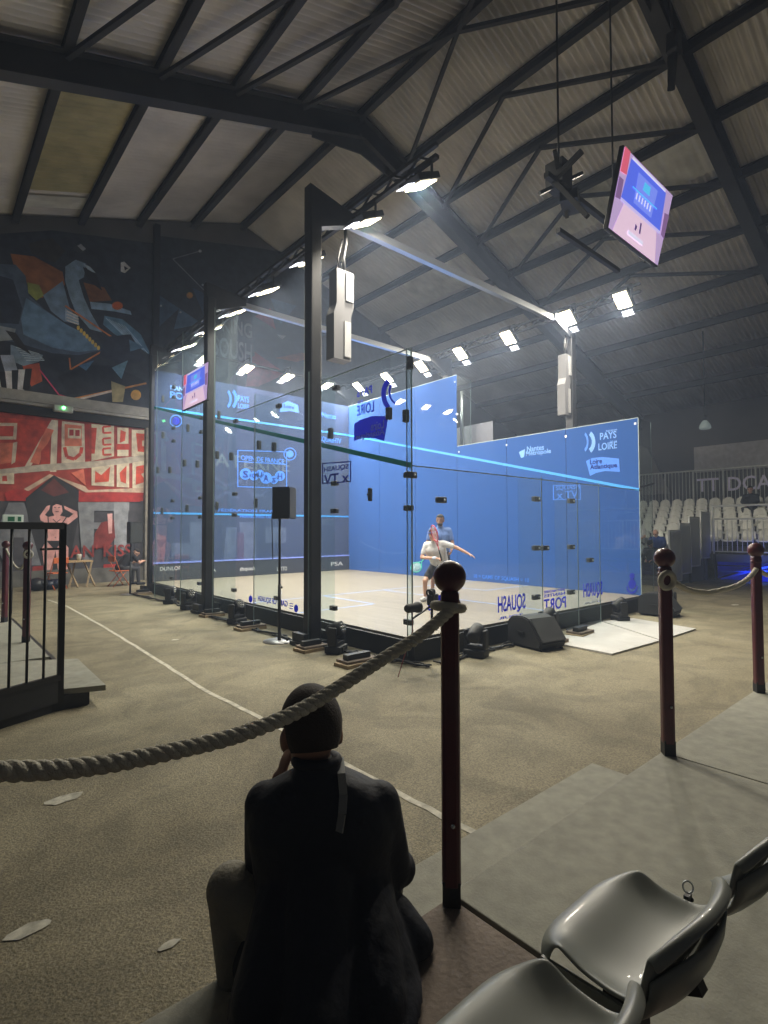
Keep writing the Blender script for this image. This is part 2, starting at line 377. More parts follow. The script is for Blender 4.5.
for c, t in (('2f4154', [(75, 290), (150, 340), (62, 420)]), ('3a4f63', [(150, 340), (240, 400), (130, 420)]), ('2c3c50', [(200, 260), (262, 290), (250, 380)]),
             ('8a8d90', [(525, 440), (560, 445), (545, 460)]), ('33475c', [(500, 300), (600, 330), (540, 400)]), ('7d2a33', [(430, 500), (560, 590), (400, 665)]),
             ('3b2c4e', [(345, 610), (380, 575), (350, 660)]), ('6f3a22', [(520, 530), (620, 510), (700, 520), (600, 545)]), ('2d3f55', [(640, 380), (760, 420), (650, 470)]),
             ('7a3037', [(440, 370), (500, 340), (520, 420)]), ('39404a', [(700, 300), (820, 330), (760, 400)])): R.add(c, t)
R.line('6a6d70', [(125, 150), (260, 285)], 3); R.line('6a6d70', [(125, 150), (230, 120)], 3); R.disc('a07030', (190, 290), 12); R.disc('8d9196', (230, 120), 6)
for q in ((240, 250), (330, 300), (80, 330), (155, 355)): R.disc('7d8388', q, 4)
R.add('3a3b3d', [(280, 300), (420, 345), (440, 520), (300, 610), (280, 560)])
# lower part of this wall behind the court: dark lower wall with pale letters
R.add('2b2c30', [(62, 640), (960, 640), (960, 1600), (62, 1600)])
for c, t in (('6c6e70', [(190, 1160), (250, 1160), (250, 1420), (190, 1420)]), ('6c6e70', [(120, 1240), (190, 1240), (190, 1290), (120, 1290)]), ('707274', [(330, 1180), (370, 1180), (360, 1420), (310, 1420)]),
             ('707274', [(380, 1160), (440, 1160), (450, 1420), (400, 1420)]), ('6c6e70', [(480, 1180), (560, 1180), (560, 1240), (480, 1240)]), ('6c6e70', [(500, 1290), (560, 1290), (560, 1420), (500, 1420)]),
             ('5d3030', [(372, 1200), (398, 1200), (398, 1400), (372, 1400)]), ('a5503a', [(62, 1200), (100, 1220), (90, 1330), (62, 1340)]), ('707274', [(100, 1360), (240, 1350), (240, 1450), (100, 1440)])): R.add(c, t)
for c in ((200, 1020), (450, 1010)): 
    for a in range(10): 
        t0, t1 = a*.6, (a+1)*.6; R.line('565a66', [(c[0]+44*math.cos(t0), c[1]+50*math.sin(t0)), (c[0]+44*math.cos(t1), c[1]+50*math.sin(t1))], 8)
R.line('565a66', [(270, 980), (330, 1020), (390, 1000)], 10); R.line('565a66', [(290, 1070), (330, 1045), (380, 1070)], 10)
Lw = Mural(0, 400, 4.655)
Lw.add('8a3226', [(-250, 30), (690, 85), (690, 470), (-250, 480)])
Lw.add('39373a', [(-250, 470), (690, 470), (690, 800), (-250, 830)])
Lw.add('a1392a', [(-250, 60), (240, 100), (120, 330), (-250, 330)])
Lw.add('c0a894', [(100, 335), (130, 330), (270, 95), (240, 92)]); Lw.add('c0a894', [(242, 95), (270, 95), (262, 335), (232, 335)])
Lw.add('c2614a', [(140, 290), (215, 130), (250, 140), (180, 300)]); Lw.add('9c3326', [(190, 240), (225, 200), (232, 300), (190, 300)])
Lw.add('c0a894', [(286, 98), (398, 112), (395, 305), (286, 305)]); Lw.add('c9664e', [(300, 112), (380, 120), (380, 215), (300, 215)]); Lw.add('b8a690', [(315, 130), (378, 134), (376, 180), (315, 178)]); Lw.add('8f2a22', [(322, 138), (342, 138), (342, 166), (322, 166)]); Lw.add('8f2a22', [(350, 140), (370, 140), (370, 168), (350, 168)])
Lw.line('a83a2a', [(300, 220), (310, 265), (345, 275), (375, 250), (380, 220)], 16)
Lw.line('8c2a20', [(280, 95), (272, 305)], 16); Lw.line('8c2a20', [(402, 110), (408, 400)], 20)
Lw.add('bfa992', [(425, 112), (530, 120), (530, 262), (425, 285)]); Lw.add('a83a2a', [(425, 130), (450, 130), (440, 250), (425, 250)])
for i, y in enumerate((120, 175, 222)): Lw.line('b0402c', [(515, y+2), (478, y+6), (480, y+34), (518, y+32)], 9)
Lw.add('bfa992', [(545, 128), (597, 130), (597, 262), (545, 262)]); Lw.add('b4442f', [(560, 140), (585, 150), (580, 190), (556, 200)]); Lw.add('a03426', [(540, 205), (600, 205), (600, 232), (540, 232)])
Lw.add('bfa992', [(612, 138), (690, 142), (690, 270), (612, 262)]); Lw.add('b4442f', [(632, 155), (690, 160), (690, 185), (660, 190), (660, 215), (690, 220), (690, 245), (640, 240)])
Lw.add('9d9384', [(-250, 340), (-20, 325), (200, 300), (440, 285), (690, 255), (690, 285), (440, 315), (200, 332), (-20, 350), (-250, 360)])
Lw.add('bfa992', [(425, 315), (530, 300), (530, 403), (425, 398)]); Lw.add('b8442e', [(442, 330), (470, 350), (512, 310), (505, 380), (440, 385)])
Lw.add('bfa992', [(542, 300), (600, 292), (600, 408), (542, 405)]); Lw.add('b8442e', [(555, 340), (588, 305), (585, 390), (560, 380)])
Lw.add('bfa992', [(615, 292), (690, 280), (690, 412), (615, 410)]); Lw.add('b8442e', [(632, 310), (685, 300), (685, 330), (655, 345), (680, 380), (630, 395)])
Lw.add('b9a48e', [(-120, 105), (80, 108), (75, 185), (-120, 185)]); Lw.add('a33a2c', [(-100, 122), (64, 122), (60, 170), (-100, 170)])
Lw.add('bfa992', [(-10, 345), (65, 340), (65, 392), (-10, 390)]); Lw.add('a33a2c', [(10, 355), (30, 352), (34, 378), (10, 378)])
Lw.add('b46048', [(-10, 200), (80, 200), (60, 290), (0, 300)]); Lw.add('b9a48e', [(60, 200), (80, 195), (70, 290), (52, 300)])
Lw.add('a8907c', [(230, 345), (395, 402), (410, 420), (690, 408), (690, 432), (400, 432), (250, 352), (130, 425), (110, 415)])
Lw.add('bb5c46', [(330, 340), (388, 320), (396, 380), (400, 400)])
Lw.add('8e221d', [(350, 432), (500, 428), (672, 432), (650, 474), (350, 474)]); Lw.add('8e221d', [(20, 432), (70, 415), (138, 425), (130, 470), (30, 470)])
Lw.add('5e5f63', [(40, 478), (112, 478), (205, 770), (20, 770), (-30, 640)]); Lw.add('38363a', [(50, 640), (110, 640), (120, 770), (50, 770)])
Lw.add('201e20', [(118, 458), (250, 350), (366, 420), (362, 560), (312, 800), (200, 800), (130, 560)]); Lw.add('4c211d', [(190, 420), (250, 365), (320, 430), (250, 450)])
Lw.add('6b6d70', [(362, 476), (600, 476), (600, 516), (436, 516), (436, 570), (480, 570), (480, 600), (436, 600), (432, 745), (380, 745)])
Lw.add('7a7c7e', [(528, 476), (600, 476), (596, 520), (586, 700), (530, 700)]); Lw.add('303035', [(600, 560), (640, 600), (640, 700), (600, 720)])
Lw.add('6b241f', [(440, 620), (470, 570), (528, 556), (535, 640), (500, 690), (430, 690)]); Lw.add('c08a84', [(498, 530), (522, 528), (520, 620), (504, 622)])
# bathing figure
Lw.add('bd8580', [(245, 482), (285, 482), (290, 520), (278, 538), (318, 548), (340, 530), (300, 508), (296, 492), (358, 520), (360, 545), (318, 578), (286, 580), (284, 640), (318, 690), (314, 790), (270, 800), (256, 700), (240, 800), (206, 790), (194, 690), (222, 640), (220, 578), (188, 560), (183, 540), (216, 494), (232, 490), (228, 510), (208, 535), (222, 545), (252, 538), (242, 520)])
Lw.add('17110f', [(240, 484), (250, 468), (278, 466), (290, 484), (286, 492), (262, 484), (244, 494)])
Lw.add('161214', [(214, 655), (286, 655), (256, 700)]); Lw.line('161214', [(222, 545), (224, 578), (285, 578), (308, 545)], 5); Lw.line('161214', [(245, 555), (262, 570), (280, 555)], 3)
Lw.line('161214', [(250, 500), (260, 502)], 3); Lw.line('161214', [(268, 502), (278, 500)], 3); Lw.line('501410', [(257, 520), (272, 520)], 4); Lw.line('161214', [(254, 640), (258, 640)], 4)
Lw.add('7a2620', [(150, 775), (200, 770), (200, 805), (150, 810)]); Lw.add('8e221d', [(480, 765), (600, 760), (600, 790), (480, 790)])
Lw.add('86847c', [(-250, 835), (690, 790), (690, 845), (-250, 880)])
for M_, l in ((U, 'blue swan mural painted on the upper wall'), (R, 'dark geometric mural with pale letters'), (Lw, 'red and white lettering mural with bathing figure')):
    o = M_.m.build('mural', fix=False); o.parent = bpy.data.objects['wall_front']; o['label'] = l
WF = bpy.data.objects['wall_front']
sign("AN' KISS", 1, 13.71, 70, 558, 131, 545, paint('7a2a24'), 'lettering', WF)
sign('ATERNE', 1, 13.72, 214, 466, 290, 453, paint('8d8d6c'), 'lettering', WF)
sign('KING', 1, 13.72, 222, 331, 252, 316, paint('6a6c6e'), 'lettering', WF)
sign('SQUSH', 1, 13.72, 213, 358, 252, 335, paint('6a6c6e'), 'lettering', WF)

# painted court line on the asphalt, pale patches
WLINE = mat('worn_white_paint', (.52, .49, .40), .8, var=.35, scale=14)
m = MB().use(WLINE); pts = [(-2.32, 9.9), (-2.2, 8.3), (-2.24, 5.5), (-2.32, 2.5), (-2.4, .6), (-2.36, -.55), (-2.36, -2.3), (-2.33, -3.3)]
P = []
for a, b in zip(pts, pts[1:]):
    for k in range(8): P.append((a[0]+(b[0]-a[0])*k/8+random.uniform(-.008, .008), a[1]+(b[1]-a[1])*k/8))
for a, b in zip(P, P[1:]): m.poly([(a[0]-.024, a[1], G+.003), (a[0]+.024, a[1], G+.003), (b[0]+.024, b[1], G+.003), (b[0]-.024, b[1], G+.003)])
fl = bpy.data.objects['floor']; o = m.build('painted_line'); o.parent = fl
m = MB().use(mat('plaster_splash', (.45, .43, .36), .9, var=.4, scale=20))
for u, v, r in ((65, 799, .09), (30, 930, .07), (170, 945, .035), (70, 708, .06), (175, 640, .05), (430, 590, .01), (735, 605, .1)):
    c = at(u, v, 2, G)
    m.poly([(c.x+r*(1+.4*random.random())*math.cos(k*PI/6), c.y+.45*r*(1+.5*random.random())*math.sin(k*PI/6), G+.004) for k in range(12)])
o = m.build('pale_stain'); o.parent = fl

# thin haze in the hall, added for lamp glow and lens flare softness
hz = bpy.data.materials.new('glow_haze'); hz.use_nodes = True; nt = hz.node_tree; nt.nodes.clear()
vo = nt.nodes.new('ShaderNodeVolumeScatter'); vo.inputs['Density'].default_value = HAZE; vo.inputs['Anisotropy'].default_value = .35; vo.inputs['Color'].default_value = (.56, .70, 1, 1)
no = nt.nodes.new('ShaderNodeOutputMaterial'); nt.links.new(vo.outputs[0], no.inputs['Volume'])
o = MB().use(hz).span((-8.9, -9.8, G+.01), (21.9, 13.5, 13.3)).build('haze'); tag(o, 'thin haze added through the air of the whole hall for lamp glow', 'haze', kind='stuff')

# ============================================================ COURT
court = thing('squash_court_floor', 'raised pale wooden squash court floor with blue lines and black skirt', 'court floor', (3.2, 4.87, G))
def court_mat():
    m = bpy.data.materials.new('court_boards'); m.use_nodes = True; nt = m.node_tree; b = nt.nodes['Principled BSDF']; N = nt.nodes.new; L = nt.links.new
    tc = N('ShaderNodeTexCoord'); mp = N('ShaderNodeMapping'); mp.inputs['Scale'].default_value = (9, .7, 1); L(tc.outputs['Object'], mp.inputs[0])
    n = N('ShaderNodeTexNoise'); n.inputs['Scale'].default_value = 1.5; n.inputs['Detail'].default_value = 5; L(mp.outputs[0], n.inputs['Vector'])
    r = N('ShaderNodeValToRGB'); e = r.color_ramp.elements; e[0].position = .3; e[1].position = .7; e[0].color = (.21, .18, .135, 1); e[1].color = (.285, .25, .19, 1); L(n.outputs['Fac'], r.inputs[0])
    L(r.outputs[0], b.inputs['Base Color']); b.inputs['Roughness'].default_value = .42; return m
MB().use(court_mat()).span((0, 0, -.03), (6.4, 9.75, 0)).build('floor_surface', None, court)
MB().use(BLACK).span((-.06, -.06, G), (6.46, 9.81, -.031)).build('black_skirt', None, court)
BL = mat('blue_line_paint', (.28, .40, .75), .5)
m = MB().use(BL)
def ln(a, b, w=.05):
    a, b = Vector((*a, 0)), Vector((*b, 0)); d = (b-a).normalized(); n = Vector((-d.y, d.x, 0))*w/2; e = d*w/2
    m.poly([(q.x, q.y, .003) for q in (a-e+n, b+e+n, b+e-n, a-e-n)])
ln((0.02, 4.26), (6.38, 4.26)); ln((3.2, .03), (3.2, 4.24)); ln((1.6, 4.24), (1.6, 2.66)); ln((0.02, 2.66), (1.6, 2.66)); ln((4.8, 4.24), (4.8, 2.66)); ln((6.38, 2.66), (4.8, 2.66))
m.build('court_lines', None, court)

CLAMPM = RUBBER
YJ = [0, 1.62, 3.24, 4.87, 6.5, 8.12, 9.75]
def htop(y): return 3.61 if y < 4.8 else 5.58
left = thing('glass_side_wall', 'near clear glass side wall of the court facing the open hall floor', 'glass wall', (0, 4.87, 0))
right = thing('glass_side_wall', 'far deep blue filmed side wall of the court with sponsor marks', 'glass wall', (6.4, 4.87, 0))
front = thing('glass_front_wall', 'translucent front wall of the court nearest the murals with dark tin band', 'glass wall', (3.2, 9.75, 0))
back = thing('glass_back_wall', 'low glass back wall of the court with the player door', 'glass wall', (3.2, 0, 0))
for par, x, mm in ((left, -.008, GLASS), (right, 6.408, FILM_R)):
    for a, b in zip(YJ, YJ[1:]): MB().use(mm).span((x-.006, a+.006, 0), (x+.006, b-.006, htop(a))).build('glass_panel', None, par)
for i in range(4):
    MB().use(FILM_F).span((i*1.6+.006, 9.752, 0), (i*1.6+1.594, 9.764, 5.58)).build('glass_panel', None, front)
for a, b in ((0.01, 1.33), (1.34, 2.69), (3.71, 5.05), (5.06, 6.39)): MB().use(GLASS).span((a, -.012, 0), (b, 0, 2.13)).build('glass_panel', None, back)
door = MB().use(GLASS).span((2.7, -.012, .01), (3.7, 0, 2.12)).build('door', None, back)
# stabilising fins standing at right angles outside the walls
EDGE = mat('polished_glass_edge', (.42, .52, .54), .3); FEDGE = mat('fin_glass_edge', (.16, .22, .23), .3)
def fin(par, a, b, z1):
    a = Vector((*a, 0)); b = Vector((*b, 0)); m = MB().use(FINGLASS); m.bar(a+Vector((0, 0, z1/2-.12)), b+Vector((0, 0, z1/2-.12)), .012, z1+.2)
    o = m.build('glass_fin', None, par)
    MB().use(FEDGE).bar(b+Vector((0, 0, -.2)), b+Vector((0, 0, z1-.02)), .013, .006).build('fin_edge', None, o); return o
for y in YJ[1:-1]: fin(left, (-.02, y), (-.47, y), htop(y))
for y in (0, *YJ[1:-1]): fin(right, (6.42, y), (7.0, y), htop(y-.01 if y else 0))
for x in (2.2, 3.2, 3.9): fin(back, (x, -.02), (x, -.42), 2.12)
fin(left, (-.01, -.01), (-.1, -.01), 3.6)
# bright top edges
for par, segs in ((left, [((-.008, 0, 3.612), (-.008, 4.86, 3.612)), ((-.008, 4.87, 5.58), (-.008, 9.75, 5.58)), ((-.008, 0, 0), (-.008, 0, 3.6))]),
                  (right, [((6.408, 0, 3.612), (6.408, 4.86, 3.612)), ((6.408, 4.87, 5.58), (6.408, 9.75, 5.58)), ((6.408, 0, 0), (6.408, 0, 3.6))]),
                  (back, [((0, -.006, 2.13), (6.4, -.006, 2.13))])):
    m = MB().use(EDGE)
    for a, b in segs: m.bar(a, b, .014, .014)
    m.build('edge_trim', None, par)
# out lines and front wall markings
CY = mat('cyan_line_film', (.05, .36, .92), .4); GREEN = printed('teal_line_film', (.03, .26, .25))
MB().use(GREEN).prism([(-.016, 0, 2.10), (-.016, 0, 2.17), (-.016, 9.75, 4.61), (-.016, 9.75, 4.54)], (.006, 0, 0)).build('out_line', None, left)
MB().use(CY).prism([(6.395, 0, 2.11), (6.395, 0, 2.17), (6.395, 9.75, 4.61), (6.395, 9.75, 4.55)], (-.006, 0, 0)).build('out_line', None, right)
MB().use(CY).span((0, 9.74, 4.55), (6.4, 9.748, 4.61)).build('out_line', None, front)
MB().use(CY).span((0, 9.74, 1.77), (6.4, 9.748, 1.82)).build('service_line', None, front)
MB().use(mat('tin_board', (.035, .04, .06), .5)).span((0, 9.72, 0), (6.4, 9.745, .46)).build('tin', None, front)
MB().use(mat('tin_strip', (.25, .33, .9), .4)).span((0, 9.70, .46), (6.4, 9.745, .5)).build('tin_strip', None, front)
q0, q1, q2 = at(457, 446, 0, 7.3), at(493, 441, 0, 7.3), at(493, 421, 0, 7.3)
MB().use(glass('frosted_glass', (.8, .82, .85), haze=.25, hz=(.6, .62, .7))).span((7.294, q0.y, 2.0), (7.306, q1.y, q2.z)).build('glass_panel', None, right)
MB().use(STEEL_D).bar((6.44, -.02, 2.2), (7.05, -.02, 2.3), .035, .035).build('steel_arm', None, right)
# clamps : places read off the photograph, on the wall planes
CW = ((174, 387), (174, 397), (202, 418), (201.5, 432), (173.6, 428), (173.6, 441), (172.5, 501), (200.4, 498), (172.5, 518), (200.4, 517), (171.5, 578), (199.4, 583.5), (234.8, 494), (234.5, 515), (233.8, 590),
      (334.8, 483.5), (334.5, 511), (333.5, 608), (277, 598), (235.8, 421), (279, 406), (336, 388), (408.5, 475), (408.5, 508), (408.5, 622))
CT = ((184.5, 463), (197.5, 464), (158, 470), (170, 470), (217.3, 455), (231.4, 456.5), (259, 445), (274, 447), (314.7, 432), (330.6, 433.5), (388.9, 413.5), (405.8, 416), (410, 363))
CN = ((163, 399), (188, 428), (163, 435), (217, 506), (256, 503), (162, 511), (187, 508.5), (370, 494.6), (219, 415))
for L_, dy, dz in ((CW, .13, .07), (CT, .07, .16), (CN, .03, .18)):
    for u, v in L_:
        p = at(u, v, 0, -.008); 
        o = MB().use(RUBBER).box((-.008, p.y, p.z), (.07, dy, dz), bev=.012).ball((-.045, p.y, p.z), .018, 8).build('clamp', None, left)
for u, v in ((536, 499), (571, 501), (536, 548), (545, 548), (571, 547), (536, 597), (571, 592), (411, 475), (441, 500), (590, 560)):
    p = at(u, v, 1, -.006)
    MB().use(RUBBER).box((p.x, -.006, p.z), (.16, .07, .08), bev=.012).use(STEEL).ball((p.x+.03, -.045, p.z), .018, 8).build('hinge_clamp', None, back)
for y, z in ((0.06, 3.5), (4.8, 3.45), (4.93, 5.4), (1.62, 3.45), (3.24, 3.45), (4.87, 4.5)):
    MB().use(ALU).box((6.43, y, z), (.06, .06, .06), bev=.01).build('clamp', None, right)

# sponsor marks
BLUE = printed('blue_print', (.06, .09, .75)); LBLUE = mat('light_blue_print', (.05, .24, .95), .5); PALEB = mat('pale_blue_print', (.18, .42, .98), .5); NAVY = printed('navy_print', (.03, .05, .36))
GREYP = mat('grey_print', (.28, .30, .40), .5)
def patch(ax, val, pix, m, name, par, lab=None):
    pts = [at(u, v, ax, val) for u, v in pix]; vec = Vector((0, 0, 0)); vec[ax] = .003
    o = MB().use(m).prism(pts, vec).build(name, None, par)
    if lab: o['label'] = lab
    return o
def arc_pix(cx, cy, r0, r1, a0, a1, sx=1., n=10):
    A = [a0+(a1-a0)*k/n for k in range(n+1)]
    return [(cx+sx*r1*math.cos(a), cy+r1*math.sin(a)) for a in A]+[(cx+sx*r0*math.cos(a), cy+r0*math.sin(a)) for a in A[::-1]]
XR = 6.393
def frame_pix(ax, val, x0, y0, x1, y1, w, m, par, sk=0, name='mark_frame'):
    for q in ([(x0, y0), (x1, y0+sk), (x1, y0+sk+w), (x0, y0+w)], [(x0, y1-w), (x1, y1+sk-w), (x1, y1+sk), (x0, y1)], [(x0, y0), (x0+w, y0), (x0+w, y1), (x0, y1)], [(x1-w, y0+sk), (x1, y0+sk), (x1, y1+sk), (x1-w, y1+sk)]): patch(ax, val, q, m, name, par)
# far wall (read the right way round)
sign('PAYS', 0, XR, 600, 440, 616.5, 433, PALEB, 'lettering', right); sign('LOIRE', 0, XR, 598.5, 450.5, 617, 443.5, PALEB, 'lettering', right)
sign('REGION', 0, XR, 606, 432, 617, 430.3, PALEB, 'lettering', right); sign('DE LA', 0, XR, 610, 443, 617, 441, PALEB, 'lettering', right)
patch(0, XR, arc_pix(582, 442, 8, 11, -1.05, 1.05, .6), LBLUE, 'swoosh_mark', right); patch(0, XR, arc_pix(585, 442, 8.5, 13, -.95, .95, .8), PALEB, 'swoosh_mark', right)
patch(0, XR, [(586, 461), (592, 458), (602, 457), (619, 458.5), (620, 472), (605, 471), (596, 473), (590, 476)], LBLUE, 'flag_mark', right)
sign('Loire', 0, XR-.006, 590, 464.5, 602, 459.5, NAVY, 'lettering', right); sign('Atlantique', 0, XR-.006, 590, 471, 617, 465, NAVY, 'lettering', right)
sign('Nantes', 0, XR, 527, 452, 544, 446.5, PALEB, 'lettering', right); sign('Métropole', 0, XR, 526, 457.5, 551, 451.5, PALEB, 'lettering', right)
patch(0, XR, [(519, 452), (525, 449), (524, 457), (521, 458)], PALEB, 'leaf_mark', right)
frame_pix(0, XR, 553, 485, 581, 500, 1, LBLUE, right); sign('SQUASH', 0, XR, 556, 491, 580, 486, LBLUE, 'lettering', right); sign('x TV', 0, XR, 557, 499, 578, 491.5, LBLUE, 'lettering', right)
sign('10 = GAME OF SQUASH = 10', 0, XR, 474, 578.5, 529, 574, LBLUE, 'lettering', right)
patch(0, XR, arc_pix(632, 584, 0.1, 5, 0, 6.28, .75, 14), BLUE, 'emblem', right); patch(0, XR, arc_pix(632, 576, 0.1, 3, 0, 6.28, .9, 10), BLUE, 'emblem', right); patch(0, XR, arc_pix(632, 586, 6, 8, 0, 3.14, .7, 10), BLUE, 'emblem', right)
# back wall, mirrored from outside
YB = -.016
sign('SQUASH', 1, YB, 525.5, 611, 498, 593, BLUE, 'lettering', back, 'blue mirrored word printed on the glass'); sign('TOUR', 1, YB, 523, 615.5, 499, 613, BLUE, 'lettering', back)
sign('PORT', 1, YB, 566, 607.5, 544, 596, BLUE, 'lettering', back); sign('NANTES', 1, YB, 565, 594.5, 544, 591.5, BLUE, 'lettering', back); sign('SAINT-NAZAIRE', 1, YB, 565, 590.5, 544, 588, BLUE, 'lettering', back)
sign('SQUASH', 1, YB, 602.5, 597, 583.5, 581, BLUE, 'lettering', back); sign('TOUR', 1, YB, 602, 601.5, 584, 599.5, GREYP, 'lettering', back)
patch(1, YB, arc_pix(438, 606, 3, 4, 0, 6.28, 1, 16), BLUE, 'racket_emblem', back); patch(1, YB, arc_pix(440, 598, .1, 3, 0, 6.28, 1.2, 10), BLUE, 'racket_emblem', back)
sign('CNS', 1, YB, 442, 626, 434, 621.5, BLUE, 'lettering', back)
for a in range(7): patch(1, YB, arc_pix(438+9*math.cos(2.4+a*.45), 607+9*math.sin(2.4+a*.45), .1, 1.2, 0, 6.28, 1, 8), BLUE, 'racket_emblem', back)
# near side wall, mirrored from outside
XL = -.018
patch(0, XL, arc_pix(401, 394, 17, 22, 2.35, 3.9, .9), BLUE, 'swoosh_mark', left); patch(0, XL, arc_pix(401, 392, 12, 14, 2.1, 3.7, .9), BLUE, 'swoosh_mark', left)
sign('PAYS', 0, XL, 372, 393, 357, 385, BLUE, 'lettering', left); sign('LOIRE', 0, XL, 374, 411.5, 357, 401, BLUE, 'lettering', left); sign('DE LA', 0, XL, 363, 402.5, 357.5, 399.5, BLUE, 'lettering', left)
patch(0, XL, [(354, 424), (360, 420), (372, 416), (388, 416), (386, 430), (384, 441), (374, 438), (362, 438), (354, 441)], BLUE, 'flag_mark', left)
PTR = printed('pale_see_through_print', (.55, .68, 1.0))
sign('Loire', 0, XL-.006, 384, 428, 371, 419.5, PTR, 'lettering', left); sign('Atlantique', 0, XL-.006, 384.5, 436, 356, 428, PTR, 'lettering', left)
frame_pix(0, XL, 322, 463, 351, 484, 1.1, NAVY, left, -2); sign('SQUASH', 0, XL, 348.5, 469.5, 324, 463.5, NAVY, 'lettering', left); sign('x TV', 0, XL, 349, 482, 324, 471.5, NAVY, 'lettering', left)
sign('GAME OF SQUASH', 0, XL, 287.5, 608, 258, 601, BLUE, 'lettering', left)
patch(0, XL, arc_pix(296, 608.5, .1, 4, 0, 6.28, .5, 12), BLUE, 'emblem', left); patch(0, XL, arc_pix(250.5, 599, .1, 3.6, 0, 6.28, .5, 12), BLUE, 'emblem', left)
for k in range(3): patch(0, XL, [(289.5, 603+k*2.4), (293, 603.6+k*2.4), (293, 604.4+k*2.4), (289.5, 603.8+k*2.4)], BLUE, 'dash_mark', left); patch(0, XL, [(253, 598+k*2.2), (256, 598.6+k*2.2), (256, 599.4+k*2.2), (253, 598.8+k*2.2)], BLUE, 'dash_mark', left)
patch(0, XL, [(313, 410), (317, 405), (322, 408), (319, 417), (315, 414)], NAVY, 'leaf_mark', left); patch(0, XL, [(309, 409), (310.5, 408), (311, 419), (309, 419)], NAVY, 'leaf_mark', left)
# front wall, right way round
YF = 9.735
sign('PORT', 1, YF, 170, 398, 196, 391, LBLUE, 'lettering', front); sign('NANTES', 1, YF, 170.5, 389.5, 192, 385, PALEB, 'lettering', front)
patch(1, YF, arc_pix(224, 399, 8, 11, -.95, .95, .7), LBLUE, 'swoosh_mark', front); patch(1, YF, arc_pix(228, 399, 8.5, 12, -.9, .9, .8), LBLUE, 'swoosh_mark', front)
sign('PAYS', 1, YF, 238, 401, 249, 395, LBLUE, 'lettering', front); sign('LOIRE', 1, YF, 238, 408, 249, 403, LBLUE, 'lettering', front)
patch(1, YF, [(280, 412), (281, 404), (288, 401), (298, 405), (299, 413), (290, 411)], LBLUE, 'flag_mark', front); sign('Loire', 1, YF-.01, 284, 407.5, 294, 404, NAVY, 'lettering', front)
sign('Nantes', 1, YF, 322, 417, 336, 412, LBLUE, 'lettering', front); sign('SQUASHTV', 1, YF, 320, 442, 341, 436, LBLUE, 'lettering', front)
frame_pix(1, YF, 237.5, 450, 287, 487, .8, LBLUE, front, 1.5); patch(1, YF, [(238, 461), (287, 464), (287, 464.8), (238, 461.8)], LBLUE, 'mark_frame', front)
sign('OPEN DE FRANCE', 1, YF, 241, 460, 284, 455, LBLUE, 'lettering', front)
for (cx, cy, r), ch in zip(((245.5, 474, 5.8), (254, 476, 4.6), (260, 474, 4.2), (266, 478, 5.8), (274, 480, 4), (280, 476, 5)), 'SQUASH'):
    patch(1, YF, arc_pix(cx, cy, .05, r, 0, 6.283, 1, 16), LBLUE, 'disc_mark', front)
    sign(ch, 1, YF-.01, cx-r*.45, cy+r*.6, cx+r*.45, cy-r*.6, NAVY, 'lettering', front)
sign('FÉDÉRATION FRANÇAISE', 1, YF, 218, 512, 290, 508, LBLUE, 'lettering', front); sign('FRANÇAISE DE SQUASH', 1, YF, 240, 518.5, 290, 515, LBLUE, 'lettering', front)
patch(1, YF, arc_pix(290, 454, 5.6, 6.4, 0, 6.28, 1, 18), LBLUE, 'round_mark', front); patch(1, YF, arc_pix(290, 454, .1, 3.6, 0, 6.28, 1, 12), LBLUE, 'round_mark', front)
patch(1, YF, arc_pix(176, 421, 5.4, 6.2, 0, 6.28, 1, 18), LBLUE, 'round_mark', front); patch(1, YF, arc_pix(176, 421, .1, 4, 0, 6.28, 1, 12), BLUE, 'round_mark', front)
WHT = mat('white_print', (.6, .62, .66), .5)
for t, u0, u1, v0, v1 in (('DUNLOP', 160, 181, 571, 567), ('#squash', 240, 255, 572, 567), ('PSA', 331, 343, 566, 562), ('PSA', 206, 216, 572, 569), ('LOTTO', 277, 287, 571, 567), ('SQUASH', 310, 319, 568, 565)):
    sign(t, 1, 9.712, u0, v0, u1, v1, WHT, 'lettering', front)
# plywood shims under fins
for i, (x, y, d) in enumerate(((2.15, -.62, .42), (3.05, -.52, .46), (-.42, 5.0, .4), (-.50, 3.3, .46), (-.6, .35, .5), (-.35, 9.4, .4), (-.6, 1.35, .4))):
    rot = .0 if i > 1 else .08
    m = MB().use(WOOD).box((x, y, G+.02), (d, .26, .04), rot+.05).use(BROWN).box((x+.02, y+.01, G+.055), (d*.92, .24, .03), rot-.04)
    o = m.build('board_stack', None); m2 = MB().use(STEEL_D).box((x, y, G+.105), (d*.7, .09, .06), rot)
    lab = ['stacked plywood packing boards under steel foot left of the glass door', 'stacked plywood packing boards under steel foot right of the glass door', 'plywood packer under the middle gantry post foot', 'plywood packer between gantry posts below the wall clamps',
           'thick plywood packer beneath the near glass corner cables', 'plywood packer by the farthest gantry post', 'plywood packer beside the near gantry post foot'][i]
    solo(o, lab, 'board', 'packing boards around the court'); m2.build('steel_foot', None, o)
